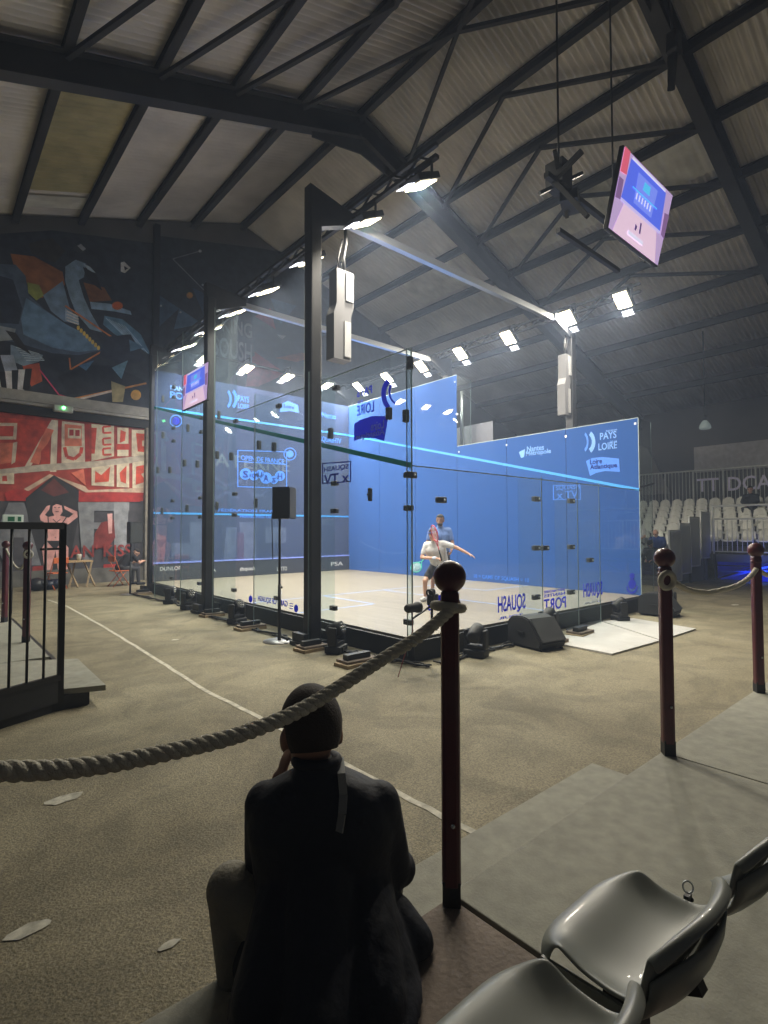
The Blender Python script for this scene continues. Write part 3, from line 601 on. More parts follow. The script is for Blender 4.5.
# laid panels beside the back wall
LP = mat('laid_panel', (.52, .51, .49), .7, var=.08, scale=3)
P4 = [at(u, v, 2, G) for u, v in ((548, 643), (612, 655.5), (660, 642), (602, 623))]; P5 = [at(u, v, 2, G) for u, v in ((603, 622.5), (661, 641.5), (696, 630), (633, 619.5))]
for q, l in ((P4, 'pale grey floor panel lying nearer the wedge speaker by the door'), (P5, 'pale grey floor panel lying farther behind the dark red post')):
    o = MB().use(LP).prism([(p.x, p.y, G+.004) for p in q], (0, 0, .02)).build('floor_panel'); solo(o, l, 'floor panel')
o = MB().use(mat('dark_mat', (.07, .07, .072), .9, var=.2)).prism([(p.x, p.y, G+.003) for p in [at(u, v, 2, G) for u, v in ((566, 630), (590, 640), (613, 625), (596, 618))]], (0, 0, .012)).build('door_mat'); solo(o, 'dark grey mat on the ground before the glass door', 'mat')

# ============================================================ LIGHTING GANTRY
gan = thing('lighting_gantry', 'black post and aluminium beam gantry carrying floodlights over the glass court', 'gantry', (-.35, 1.7, G))
for x in (-.35, 6.8):
    for y in (1.7, 5.55, 9.98):
        x = .04 if (x < 3 and y > 9) else (-.28 if (x < 3 and y > 5) else x)
        p = MB().use(STEEL_D).box((x, y, (G+6.02)/2), (.19, .19, 6.02-G), bev=.02).build('post', None, gan)
        MB().use(STEEL_D).box((x, y, G+.03), (.55, .34, .05)).box((x-.2, y, G+.1), (.08, .3, .14)).box((x+.2, y, G+.1), (.08, .3, .14)).build('post_foot', None, p)
        s = 1 if x < 3 else -1
        MB().use(STEEL_D).prism([(x-s*.1, y-.08, 6.35 if y < 2 else 6.3), (x+s*.75, y-.08, 6.18), (x+s*.75, y-.08, 6.05), (x-s*.1, y-.08, 5.7)], (0, .16, 0)).build('gusset', None, p)
for y in (1.7, 5.55): MB().use(ALU).bar((.3, y, 6.06), (6.6, y, 6.1), .1, .12).build('cross_beam', None, gan)
for x in (.38, 6.4):
    m = MB().use(STEEL_D).bar((x, -.1, 6.2), (x, 10.2, 6.2), .07, .05).bar((x, -.1, 6.36), (x, 10.2, 6.36), .05, .05)
    for k in range(20): y = .0+k*.5; m.bar((x, y, 6.2), (x, y+.25, 6.36), .025).bar((x, y+.25, 6.36), (x, y+.5, 6.2), .025)
    m.build('lamp_rail', None, gan)
MB().use(STEEL_D).bar((.38, 9.8, 6.3), (6.4, 9.8, 6.3), .07, .06).build('lamp_rail', None, gan)
m = MB().use(ALU).tube([(7.0, 5.2, 3.7), (7.0, 5.2, 5.3)], .045, 8); m.build('stub_post', None, gan)

LENS = mat('lamp_lens', (1, 1, 1), .3, emit=(1, .86, .55), es=16); SLAT = mat('lamp_slat', (.9, .9, .95), .3, emit=(.85, .88, 1), es=3.2)
def floodlight(loc, aim, label, group):
    loc = Vector(loc); d = (Vector(aim)-loc).normalized(); rz = math.atan2(d.x, -d.y) if abs(d.x)+abs(d.y) > .01 else 0
    t = thing('floodlight', label, 'floodlight', loc, 0, group)
    q = (-d).to_track_quat('Z', 'X').to_matrix().to_4x4(); T = Matrix.Translation(loc) @ q
    def put(m, n, par=t):
        m.bm.transform(T); return m.build(n, None, par)
    h = put(MB().use(STEEL_D).box((0, 0, .055), (.48, .36, .09), bev=.015).box((0, -.08, .115), (.34, .02, .04)).box((0, 0, .115), (.34, .02, .04)).box((0, .08, .115), (.34, .02, .04)), 'housing')
    put(MB().use(LENS).box((0, 0, 0), (.37, .27, .012)), 'lens')
    b = MB().use(STEEL_D).bar(loc+Vector((0, .2, .03)), loc+Vector((0, .2, .28)), .02, .03).bar(loc+Vector((0, -.2, 0)), loc+Vector((0, -.2, .28)), .02, .03).bar(loc+Vector((0, -.2, .28)), loc+Vector((0, .2, .28)), .03, .02)
    b.build('bracket', None, t)
    for k in range(3): 
        sl = MB().use(SLAT).box((-.29-k*.055, .0, .01), (.022, .22, .008)); put(sl, 'led_bar')
    ld = bpy.data.lights.new('flood', 'AREA'); ld.shape = 'RECTANGLE'; ld.size = .34; ld.size_y = .22; ld.energy = FLOOD_W; ld.color = FLOOD_COL; ld.spread = math.radians(165)
    lo = bpy.data.objects.new('lamp', ld); COL.objects.link(lo); lo.parent = t; lo.matrix_basis = Matrix.Translation(-loc) @ T @ Matrix.Translation((0, 0, -.02))
words = ['nearest', 'second nearest', 'third nearest', 'fourth nearest', 'fifth nearest', 'sixth nearest', 'second farthest', 'farthest']
for i, y in enumerate((.2, 1.35, 2.88, 4.38, 5.72, 7.03, 8.5, 10.1)):
    floodlight((.38, y, 5.95), (3.7, y+.2, 0), 'lit floodlight on the gantry rail above the near side wall, %s to the viewer' % words[i], 'floodlights over the near side wall')
words = ['nearest', 'second nearest', 'third nearest', 'middle', 'third farthest', 'second farthest', 'farthest']
for i, y in enumerate((.28, 1.54, 3.16, 4.73, 6.23, 7.75, 9.2)):
    floodlight((6.4, y, 6.13), (2.2, y-.2, 0), 'glaring floodlight on the rail above the blue far wall, %s to the viewer' % words[i], 'floodlights over the far side wall')
for i, x in enumerate((1.34, 2.62, 4.0, 5.5)):
    floodlight((x, 9.75, 6.13), (x+.3, 8.0, 0), 'lit floodlight on the end rail above the front wall, %s' % ['leftmost', 'second from left', 'second from right', 'rightmost'][i], 'floodlights over the front wall')

# hanging column speakers
def column_speaker(x, y, zt, zb, label, a=.16):
    t = thing('column_speaker', label, 'speaker', (x, y, zb))
    zm = zb+(zt-zb)*.5
    MB().use(mat('column_speaker_grey', (.18, .18, .19), .5)).prism([(x-a, y-.05, zt), (x+a, y-.05, zt), (x+a, y-.05, zm+.15), (x+a-.05, y-.05, zm), (x+a-.05, y-.05, zb), (x-a-.05, y-.05, zb), (x-a-.05, y-.05, zm), (x-a, y-.05, zm+.15)], (0, .2, 0)).build('cabinet', None, t)
    MB().use(mat('column_grille', (.42, .42, .43), .6, bump=.5, bscale=150)).span((x+.0, y-.075, zm+.22), (x+a-.02, y-.052, zt-.04)).build('grille', None, t)
    MB().use(MATS['column_grille']).span((x-.03, y-.075, zb+.05), (x+a-.07, y-.052, zm-.1)).build('grille', None, t)
    MB().use(RUBBER).tube([(x+.02, y, zt), (x, y, zt+.2), (x+.05, y, zt+.45), (x+.03, y, 6.1)], .028, 8).tube([(x-.08, y, zt), (x-.12, y-.02, zt+.15), (x-.02, y, zt+.5)], .018, 6).build('hanger', None, t)
column_speaker(.2, 1.7, 5.28, 3.9, 'slim grey column speaker hanging beside the near gantry post')
column_speaker(6.62, 1.7, 5.38, 3.97, 'slim pale column speaker hanging below the far glaring floodlights', .11)

# ============================================================ SCREENS
def screen_picture(T, W, H, par, tone):
    def col(n, c, e): return mat('screen_'+n, c, .3, emit=c, es=e)
    m = MB(); k = [0]
    def q(mm, pts):
        k[0] += 1; m.use(mm); m.bm.verts.ensure_lookup_table(); m.poly([Vector(((x-.5)*W, .0004*k[0], (.5-y)*H)) for x, y in pts])
    q(col('mauve', (.50, .36, .62), tone), [(0, 0), (1, 0), (1, 1), (0, 1)])
    q(col('blue', (.10, .16, .85), tone), [(.14, .05), (.86, .05), (.90, .58), (.10, .58)])
    q(col('blue2', (.20, .28, .95), tone), [(.30, .12), (.70, .12), (.68, .50), (.32, .50)])
    q(col('cyan', (.1, .55, .95), tone), [(.44, .16), (.56, .16), (.57, .27), (.43, .27)])
    q(col('white', (.75, .75, .95), tone), [(.16, .02), (.84, .02), (.84, .05), (.16, .05)])
    q(col('pink', (.80, .58, .74), tone), [(.17, .60), (.83, .60), (.93, 1), (.07, 1)])
    q(col('lilac', (.55, .5, .9), tone), [(.1, .56), (.9, .56), (.9, .60), (.1, .60)])
    for i in range(6): q(col('white', (.75, .75, .95), tone), [(.34+i*.055, .36), (.36+i*.055, .36), (.36+i*.055, .44), (.34+i*.055, .44)])
    q(col('cyan', (.1, .55, .95), tone), [(.25, .33), (.75, .33), (.75, .345), (.25, .345)])
    q(col('dark', (.08, .05, .18), tone), [(.50, .66), (.53, .66), (.54, .80), (.51, .80)]); q(col('dark', (.08, .05, .18), tone), [(.42, .72), (.46, .74), (.45, .80), (.42, .80)])
    q(col('white', (.75, .75, .95), tone), [(.32, .86), (.62, .86), (.62, .91), (.32, .91)])
    q(col('red', (.7, .12, .2), tone), [(0, 0), (.1, .0), (.11, .28), (0, .30)])
    q(col('plum', (.22, .12, .28), tone), [(0, .36), (.08, .36), (.09, .6), (0, .62)]); q(col('plum', (.22, .12, .28), tone), [(.9, .3), (1, .28), (1, .62), (.92, .6)])
    m.bm.transform(T); return m.build('display', None, par, fix=False)
def monitor(c, W, H, rz, rx, label, tone):
    t = thing('video_screen', label, 'screen', c)
    T = Matrix.Translation(c) @ Matrix.Rotation(rz, 4, 'Z') @ Matrix.Rotation(rx, 4, 'X')    # faces local -Y
    m = MB().use(RUBBER).box((0, .03, 0), (W+.03, .05, H+.03), bev=.008); m.bm.transform(T); m.build('frame', None, t)
    m = MB().use(RUBBER).box((0, .09, 0), (W*.5, .08, H*.5), bev=.01); m.bm.transform(T); m.build('back_housing', None, t)
    screen_picture(T @ Matrix.Translation((0, 0, 0)) @ Matrix.Diagonal((1, -1, 1, 1)), W, H, t, tone)
    return t
tv = monitor((1.48, -2.22, 4.93), 1.25, .80, 0, math.atan2(.19, .79), 'large tilted video screen hanging from the roof on cables', .7)
m = MB().use(STEEL_D)
for x in (.75, 2.2): m.bar((x, -1.95, 4.7), (x, -1.55, 5.3), .05).bar((x, -1.55, 5.3), (x, -1.9, 5.45), .05)
m.bar((.6, -1.55, 5.3), (2.35, -1.55, 5.3), .06).bar((.75, -1.6, 4.7), (2.2, -1.6, 4.7), .05)
m.box((.95, -1.5, 5.45), (.22, .22, .3)).box((1.2, -1.5, 5.25), (.35, .2, .12), .4).bar((.7, -1.4, 5.2), (1.3, -1.6, 5.6), .04).bar((.7, -1.6, 5.6), (1.3, -1.4, 5.15), .04)
m.build('mounting_frame', None, tv)
m = MB().use(STEEL_D).tube([(.95, -1.5, 5.5), (.95, -1.5, 11.6)], .012, 6).tube([(2.2, -1.55, 5.4), (2.2, -1.55, 12.0)], .012, 6).build('suspension_cable', None, tv)
sm = monitor((-.46, 5.84, 4.24), 1.26, .74, -PI/2, -.04, 'small video screen bracketed high on the middle gantry post', .65)
MB().use(STEEL_D).bar((-.4, 5.75, 4.24), (-.3, 5.62, 4.24), .08).build('wall_bracket', None, sm)
# chain hoist
t = thing('chain_hoist', 'black chain hoist with hanging cable bundle below the right roof beam', 'hoist', (6.2, -.9, 10.2))
MB().use(RUBBER).box((6.2, -.9, 10.7), (.28, .22, .4), bev=.04).build('motor', None, t)
MB().use(RUBBER).tube([(6.2, -.9, 10.9), (6.2, -.8, 11.9)], .03, 6).tube([(6.2, -.85, 10.5), (6.3, -.8, 10.1), (6.15, -.85, 9.8), (6.2, -.9, 10.5)], .07, 8).build('cable_bundle', None, t)
# high bay lamp
t = thing('high_bay_lamp', 'small unlit glass dome lamp, faint glow added, hanging before the spectator stand', 'lamp', (17, 2.18, 5.0))
MB().use(mat('lamp_glass', (.35, .42, .42), .15, emit=(.7, .9, .9), es=.08)).lathe([(.04, .34), (.10, .28), (.18, .15), (.20, .04), (.16, .0)], (17, 2.18, 5.0), 20).build('shade', None, t)  # weak emission gives the unlit glass an added glow
MB().use(STEEL_D).tube([(17, 2.18, 5.4), (17, 2.18, 8.62)], .02, 6).lathe([(.06, .32), (.06, .5)], (17, 2.18, 5.0), 12).build('stem', None, t)

# ============================================================ GROUND GEAR
def moving_head(loc, rz, tilt, label, up=True):
    t = thing('moving_head_light', label, 'stage light', loc, rz, 'moving head lights around the court')
    x, y, z = loc; T = Matrix.Translation(loc) @ Matrix.Rotation(rz, 4, 'Z')
    def put(m, n, p=t): m.bm.transform(T); return m.build(n, None, p)
    put(MB().use(RUBBER).box((0, 0, .05), (.28, .22, .1), bev=.02).box((0, -.115, .05), (.12, .01, .05)), 'base')
    put(MB().use(RUBBER).box((-.125, 0, .22), (.05, .13, .25), bev=.02).box((.125, 0, .22), (.05, .13, .25), bev=.02).box((0, 0, .125), (.26, .13, .05), bev=.01), 'yoke')
    m = MB().use(RUBBER).lathe([(.07, -.13), (.09, -.1), (.095, .03), (.085, .1)], (0, 0, 0), 18); m.bm.transform(Matrix.Translation((0, 0, .3)) @ Matrix.Rotation(tilt, 4, 'X')); h = put(m, 'head')
    m = MB().use(mat('led_lens', (.45, .45, .42), .2, .4))
    for k in range(6): m.ball((.048*math.cos(k*PI/3), .048*math.sin(k*PI/3), .1), .021, 8)
    m.ball((0, 0, .1), .021, 8); m.bm.transform(Matrix.Translation((0, 0, .3)) @ Matrix.Rotation(tilt, 4, 'X')); put(m, 'lens_cluster', h)
mh = [((-.42, 6.15, G), .2, 1.2, 'black moving head light left of the middle gantry post'), ((-.40, 7.3, G), .9, 1.6, 'black moving head light lying second from the farthest post'), ((-.42, 3.95, G), .3, 1.0, 'black moving head light right of the middle gantry post by the boards'),
      ((-.42, 1.02, G), .5, 1.2, 'black moving head light between the near gantry post and the glass corner'), ((.78, -.35, G), 1.9, 1.1, 'black moving head light just behind the nearest dark red post'), ((2.72, -.18, G), 1.7, 1.1, 'black moving head light tucked behind the nearer wedge speaker'),
      ((4.75, -.34, G), 1.0, 1.0, 'black moving head light next to the farther wedge speaker'), ((6.95, -.3, G), 2.0, 1.0, 'black moving head light past the far corner of the court')]
for a in mh: moving_head(*a)
def wedge(loc, rz, label, sc=1.1):
    t = thing('wedge_monitor', label, 'speaker', loc, rz); T = Matrix.Translation(loc) @ Matrix.Rotation(rz, 4, 'Z') @ Matrix.Diagonal((sc, sc, sc, 1))
    def put(m, n, p=t): m.bm.transform(T); return m.build(n, None, p)
    # profile seen from its end, extruded along local x
    pr = [(-.27, .02), (-.30, .10), (-.10, .36), (.0, .39), (.20, .37), (.27, .30), (.28, .02)]
    m = MB().use(RUBBER).prism([(-.22, y, z) for y, z in pr], (.44, 0, 0)); bmesh.ops.bevel(m.bm, geom=list(m.bm.edges), offset=.015, segments=2, affect='EDGES'); put(m, 'cabinet')
    put(MB().use(GRILLE).prism([(-.20, -.305, .11), (.20, -.305, .11), (.20, -.112, .365), (-.20, -.112, .365)], (0, -.012, .008)), 'grille')
    for s in (-1, 1):
        put(MB().use(BLACK).lathe([(.055, 0), (.055, .008)], (s*.223-(.008 if s > 0 else 0), .03, .19), 18, 'X').box((s*.230, .03, .19), (.015, .1, .022)), 'handle')
    put(MB().use(RUBBER).box((-.17, -.26, .01), (.03, .03, .02)).box((.17, -.26, .01), (.03, .03, .02)), 'foot')
wedge((1.88, -.50, G), -.18, 'black wedge stage monitor left of the door mat')
wedge((5.95, -.52, G), .1, 'black wedge stage monitor at the far corner by the red post')
def stand_speaker(x, y, ztop, zb, lab1, lab2, rz=.7):
    t = thing('speaker_stand', lab1, 'speaker stand', (x, y, G))
    MB().use(mat('stand_base_steel', (.35, .35, .36), .4, .6)).lathe([(.23, 0), (.23, .012), (.03, .02)], (x, y, G), 28).build('base_plate', None, t)
    MB().use(RUBBER).tube([(x, y, G), (x, y, .55)], .024, 12).tube([(x, y, .5), (x, y, zb)], .018, 12).ball((x+.03, y, .5), .022, 10).build('pole', None, t)
    x += .05; y -= .03; s = thing('loudspeaker', lab2, 'speaker', (x, y, zb), rz); T = Matrix.Translation((x, y, zb)) @ Matrix.Rotation(rz, 4, 'Z'); h = ztop-zb
    def put(m, n): m.bm.transform(T); return m.build(n, None, s)
    put(MB().use(RUBBER).prism([(-.15, -.13, 0), (.15, -.13, 0), (.10, .14, 0), (-.10, .14, 0)], (0, 0, h)), 'cabinet')
    put(MB().use(GRILLE).box((0, -.135, h/2), (.28, .012, h-.03)), 'grille')
    put(MB().use(RUBBER).tube([(.08, .14, .1), (.13, .2, .18), (.15, .24, .05), (.14, .22, -.6)], .007, 6), 'cable')
stand_speaker(-.63, 2.14, 1.96, 1.5, 'black pole on round steel base holding the speaker before the near gantry post', 'black loudspeaker on a pole before the glass side wall')
stand_speaker(-.56, 9.7, 1.55, 1.02, 'thin black pole stand near the seated person at the mural', 'black loudspeaker on a thin pole against the mural', .2)
# cables along the court foot
def wiggle(a, b, n, amp, z=.02):
    a, b = Vector(a), Vector(b); return [a+(b-a)*k/n+Vector((random.uniform(-amp, amp), random.uniform(-amp, amp), z*random.random())) for k in range(n+1)]
for i, (a, b, lab) in enumerate((((-.55, 9.6, G+.015), (-.35, 6.6, G+.015), 'black cables on the ground from the farthest gantry post'), ((-.5, 5.2, G+.015), (-.5, 2.0, G+.015), 'black cables on the ground between middle and near gantry posts'),
                            ((-.5, 1.5, G+.015), (-.1, -.3, G+.015), 'black cables on the ground round the near glass corner'), ((.1, -.3, G+.015), (2.0, -.25, G+.015), 'black cables on the ground along the glass back wall'))):
    m = MB().use(RUBBER)
    for k in range(4): m.tube(wiggle(a, b, 14, .07, .03), .012, 6)
    solo(m.build('cable_run'), lab, 'cable')
# camera clamped on the back wall
t = thing('court_camera', 'small black camera on an arm clamped in front of the glass back wall', 'camera', (-.35, -.55, .3))
c1 = at(412, 608, 1, -.5); c2 = at(432, 600, 1, -.5)
MB().use(RUBBER).lathe([(.035, -.09), (.05, -.06), (.05, .06), (.062, .07), (.062, .11)], c1, 16, 'X').build('lens_barrel', None, t)
MB().use(RUBBER).box(c2, (.09, .09, .12), bev=.015).ball(c2+Vector((0, 0, .09)), .045, 12).box(c2+Vector((.05, 0, .03)), (.06, .07, .08), .5, bev=.01).torus(c2+Vector((-.03, 0, .07)), .05, .012, (1, 0, .4)).build('body', None, t)
MB().use(STEEL_D).tube([c2, c2+Vector((.1, .1, -.25)), (-.05, -.05, .0), (-.03, -.05, G)], .016, 8).tube([c1, c1+Vector((0, 0, -.12)), c2+Vector((0, 0, -.06))], .012, 8).build('arm', None, t)
MB().use(mat('red_wire', (.25, .03, .03), .5)).tube([c1+Vector((0, 0, -.05)), c1+Vector((.03, .02, -.25)), c1+Vector((-.06, .05, -.5)), c1+Vector((-.12, .1, -.75))], .006, 6).build('wire', None, t)

# ============================================================ ROPE POSTS
DZ = -.05        # deck level of the near stand
def rope_post(x, y, zb, zt, label, R_=.058):
    t = thing('rope_post', label, 'post', (x, y, zb), 0, 'dark red rope posts')
    h = zt-zb
    MB().use(BURG).box((x, y, zb+(h-.11)/2+.03), (.070, .070, h-.17), rz=.72, bev=.016).build('shaft', None, t)
    MB().use(BURG).ball((x, y, zt-.06), R_, 24).lathe([(.045, 0), (.038, .015), (.03, .03)], (x, y, zt-.165), 16).build('ball_top', None, t)
    MB().use(BLACK).box((x, y, zb+.045), (.066, .066, .09), rz=.72).build('foot_socket', None, t)
    MB().use(STEEL).ball((x-.03, y-.035, zb+.3), .008, 8).build('bolt', None, t)
PX = [-4.98, -3.082, -1.10, .80, 2.7]
labs = ['dark red ball topped post out at the left rope end', 'dark red ball topped post nearest the viewer beside the seated man', 'dark red ball topped post at the deck joint in front of the far wedge speaker', 'dark red ball topped post at the right edge of the deck', 'dark red ball topped post beyond the right edge']
for x, l in zip(PX[1:4], labs[1:4]): rope_post(x, -3.39, DZ, 1.213, l, .062)
LD = -.10
rope_post(-3.545, 3.5, LD, 1.2, 'dark red ball topped post behind the barrier, nearer of the left pair'); rope_post(-3.575, 5.53, LD, 1.18, 'dark red ball topped post behind the barrier, farther of the left pair')
def smooth_path(pts, n=14):
    pts = [Vector(p) for p in pts]; out = []
    for i in range(len(pts)-1):
        p0, p1, p2, p3 = pts[max(i-1, 0)], pts[i], pts[i+1], pts[min(i+2, len(pts)-1)]
        for k in range(n):
            t = k/n; out.append(.5*((2*p1)+(p2-p0)*t+(2*p0-5*p1+4*p2-p3)*t*t+(3*p1-p0-3*p2+p3)*t**3))
    return out+[pts[-1]]
def rope(pts, R, label, loops=(), pitch=.085, n=14):
    P = smooth_path(pts, n); m = MB().use(ROPE); L = [0]
    for a, b in zip(P, P[1:]): L.append(L[-1]+(b-a).length)
    for s in range(3):
        q = []
        for i, p in enumerate(P):
            t = (P[min(i+1, len(P)-1)]-P[max(i-1, 0)]).normalized(); n1 = t.cross(Vector((0, 0, 1))).normalized(); n2 = t.cross(n1)
            a = 2*PI*(L[i]/pitch+s/3); q.append(p+(n1*math.cos(a)+n2*math.sin(a))*R*.42)
        m.tube(q, R*.62, 8)
    for c, r, nr in loops: m.torus(c, r, R*.85, nr, 24)
    return solo(m.build('rope'), label, 'rope')
rope([(-3.10, -3.42, 1.04), (-3.26, -3.42, .965), (-3.43, -3.41, .905), (-3.60, -3.40, .845), (-3.75, -3.40, .802), (-3.90, -3.40, .782), (-4.04, -3.39, .776), (-4.28, -3.39, .793), (-4.47, -3.39, .835), (-4.75, -3.39, .93)], .022, 'thick pale twisted rope sagging across the foreground before the seated man', [((-3.085, -3.385, 1.04), .052, (.15, 0, 1))], n=26)
rope([(-1.06, -3.43, 1.0), (-.8, -3.42, .935), (-.45, -3.41, .89), (-.1, -3.40, .881), (.25, -3.40, .89), (.55, -3.40, .93), (.76, -3.40, .99)], .02, 'pale rope sagging between the two right hand posts', [((-1.155, -3.425, 1.02), .048, (.5, 1, .1))])
rope([(.82, -3.40, .99), (1.1, -3.40, .92), (1.6, -3.40, .88), (2.2, -3.40, .93)], .02, 'pale rope leaving the frame right of the last post')
rope([(-3.545, 3.46, 1.03), (-3.55, 4.0, .82), (-3.56, 4.7, .84), (-3.575, 5.5, 1.05)], .018, 'short slack rope between the left pair of posts', [((-3.545, 3.45, 1.03), .045, (.2, 1, .1))])

# ============================================================ NEAR STAND
t = thing('stand_deck', 'grey board deck of the near stand under the chairs and rope posts', 'deck', (-1, -4.5, G))
for i, (x0, x1) in enumerate(((-3.045, -1.105), (-1.095, .9), (.91, 2.9))): MB().use(DECK).span((x0, -6.2, DZ-.035), (x1, -3.35, DZ), bev=.004).build('deck_board', None, t)
MB().use(STEEL_D).span((-3.04, -3.42, G), (2.9, -3.38, DZ-.036)).span((-3.04, -6.1, G), (2.9, -6.05, DZ-.036)).span((-3.04, -6.0, G), (-3.0, -3.42, DZ-.036)).build('deck_frame', None, t)
t = thing('wooden_deck', 'worn brown wooden deck left of the grey deck boards', 'deck', (-4, -4.5, G))
MB().use(BROWN).span((-6, -6.2, DZ-.05), (-3.06, -3.36, DZ-.006), bev=.004).build('deck_board', None, t)
MB().use(STEEL_D).span((-6, -3.42, G), (-3.08, -3.38, DZ-.051)).build('deck_frame', None, t)
o = MB().use(DECK).span((-4.1, -3.34, G+.06), (-1.28, -2.99, G+.10), bev=.004).build('step_board'); solo(o, 'low grey step board in front of the deck where the man sits', 'step')
MB().use(STEEL_D).span((-4.05, -3.32, G), (-1.32, -3.02, G+.059)).build('step_frame', None, o)

def near_chair(cx, y0, z, label, W=.395, D=.285, stub=False):
    t = thing('stadium_chair', label, 'chair', (cx, y0-D/2, DZ), 0, 'grey plastic chairs on the near deck')
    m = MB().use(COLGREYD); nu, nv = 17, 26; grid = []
    prof = []
    # side profile: (distance back from the front edge, height)
    key = [(.0, -.055), (-.004, -.02), (.02, .0), (.06, -.002), (.12, -.016), (.19, -.02), (.235, -.006), (.262, .035), (.282, .085), (.298, .13), (.306, .142), (.316, .135)]
    kp = smooth_path([(0, a, b) for a, b in (key[6:] if stub else key)], 2)
    for j, p in enumerate(kp):
        row = []; f = j/(len(kp)-1)
        for i in range(nu):
            s = -1+2*i/(nu-1); back = max(0, (p.y-.235)/.08)
            wid = W/2*(1-.10*max(0, back)**2)
            x = s*wid; edge = abs(s)**5
            y = -p.y; zz = p.z
            zz += .028*edge*(1-min(1, back))*(1 if p.y > .03 else p.y/.03)      # side lips
            zz -= .05*abs(s)**3*max(0, min(1, back))                              # arched back top
            y += .055*abs(s)**2.2*max(0, min(1.2, back))                         # back wraps forward at the sides
            y -= .05*abs(s)**5*max(0, 1-max(0, p.y)/.12); x *= 1-.07*max(0, 1-max(0, p.y)/.05)                            # rounded front corners
            row.append(m.bm.verts.new((cx+x, y0+y, z+zz)))
        grid.append(row)
    for a, b in zip(grid, grid[1:]):
        for i in range(nu-1): m._tag([m.bm.faces.new((a[i], a[i+1], b[i+1], b[i]))], True)
    o = m.build('seat_shell', None, t, fix=False)
    sm = o.modifiers.new('thick', 'SOLIDIFY'); sm.thickness = .012; sm.offset = -1
    sb = o.modifiers.new('sub', 'SUBSURF'); sb.levels = 1; sb.render_levels = 2
    # skirt of the shell below back and sides
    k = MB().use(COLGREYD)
    for s in (() if stub else (-1, 1)): k.prism([(cx+s*(W/2-.012), y0-.03, z-.01), (cx+s*(W/2-.012), y0-.24, z-.0), (cx+s*(W/2-.012), y0-.20, z-.06), (cx+s*(W/2-.012), y0-.05, z-.05)], (s*.008, 0, 0))
    rows = []
    for j in range(7):
        f = j/6; zz = z+.10-f*.24; yy = y0-.314+.16*f*f
        rows.append([k.bm.verts.new((cx+(-1+2*i/12)*W/2*(.93-.30*f*f), yy+.055*abs(-1+2*i/12)**2.2, zz-.035*abs(-1+2*i/12)**3*(1-f))) for i in range(13)])
    for a, b in zip(rows, rows[1:]):
        for i in range(12): k._tag([k.bm.faces.new((a[i], a[i+1], b[i+1], b[i]))], True)
    ko = k.build('back_shell', None, t); q = ko.modifiers.new('thick', 'SOLIDIFY'); q.thickness = .006
    br = MB().use(STEEL_D)
    if not stub: br.span((cx-.1, y0-.16, z-.1), (cx+.1, y0-.12, z-.06))
    if stub: br.bar((cx, y0-.30, z-.02), (cx, y0-.30, DZ), .05, .04).box((cx, y0-.30, DZ+.006), (.16, .14, .012)).build('bracket', None, t); return t
    br.bar((cx, y0-.14, z-.08), (cx, y0-.14, DZ), .05, .05).box((cx, y0-.14, DZ+.006), (.16, .14, .012)).bar((cx, y0-.14, z-.09), (cx, y0-.28, z-.02), .03).build('bracket', None, t)
    MB().use(RUBBER).box((cx+W/2+.017, y0-.22, z-.06), (.02, .03, .10)).build('link_strip', None, t)
    return t
near_chair(-3.375, -4.055, .42, 'grey plastic bucket chair whose whole seat shows, middle of three')
near_chair(-3.805, -4.055, .42, 'grey plastic bucket chair cut off by the bottom edge, leftmost of three')
near_chair(-2.94, -4.075, .43, 'grey plastic chair back without its seat at the right end of the row', stub=True)
p = at(688, 905, 0, -3.16); q = at(688, 887, 0, -3.16)
t = thing('ring_bolt', 'small steel ring on a bolt sticking up beside the middle bucket chair', 'ring', (p.x, p.y, p.z))
MB().use(STEEL).torus((q.x, q.y, q.z), .0125, .0022, (-.6, -.7, .35)).build('ring', None, t)
MB().use(STEEL_D).box((p.x, p.y, p.z-.012), (.022, .012, .075)).bar((p.x, p.y, p.z-.04), (p.x-.05, p.y+.0, p.z-.04), .014).ball((p.x-.008, p.y-.006, p.z+.012), .005, 8).ball((p.x+.008, p.y-.006, p.z+.012), .005, 8).build('bolt', None, t)

# ============================================================ LEFT PLATFORM AND BARRIER
t = thing('side_stand_deck', 'low grey deck of the left stand on a dark frame', 'deck', (-4.5, 2.5, G))
MB().use(DECK).prism([(-3.27, .72, LD-.05), (-3.24, 2.05, LD-.05), (-3.75, 2.35, LD-.05), (-7, 2.35, LD-.05), (-7, -.76, LD-.05), (-5.3, .06, LD-.05), (-3.62, .84, LD-.05)], (0, 0, .05)).build('deck_board', None, t)
MB().use(DECK).prism([(-3.46, 2.37, LD-.05), (-3.46, 6.4, LD-.05), (-7, 6.4, LD-.05), (-7, 2.37, LD-.05)], (0, 0, .05)).build('deck_board', None, t)
MB().use(STEEL_D).span((-3.75, .80, G), (-3.4, .86, LD-.051)).bar((-3.7, .80, -.215), (-5.3, .10, -.215), .05, .128).span((-3.42, .83, G), (-3.38, 6.3, LD-.051)).build('deck_frame', None, t)
t = thing('crowd_barrier', 'dark steel barrier gate with vertical bars on the left stand', 'barrier', (-3.72, .92, LD))
b0 = Vector((-3.625, .80, 0)); b1 = Vector((-5.3, .0, 0)); dd = (b1-b0).normalized()
MB().use(BLACK).bar(b0+Vector((0, 0, -.2)), b0+Vector((0, 0, 1.40)), .05, .05).build('end_post', None, t)
MB().use(BLACK).bar(b0+Vector((0, 0, 1.375)), b1+Vector((0, 0, 1.375)), .05, .06).build('top_rail', None, t)
MB().use(BLACK).bar(b0+Vector((0, 0, .02)), b1+Vector((0, 0, .02)), .045, .05).build('bottom_rail', None, t)
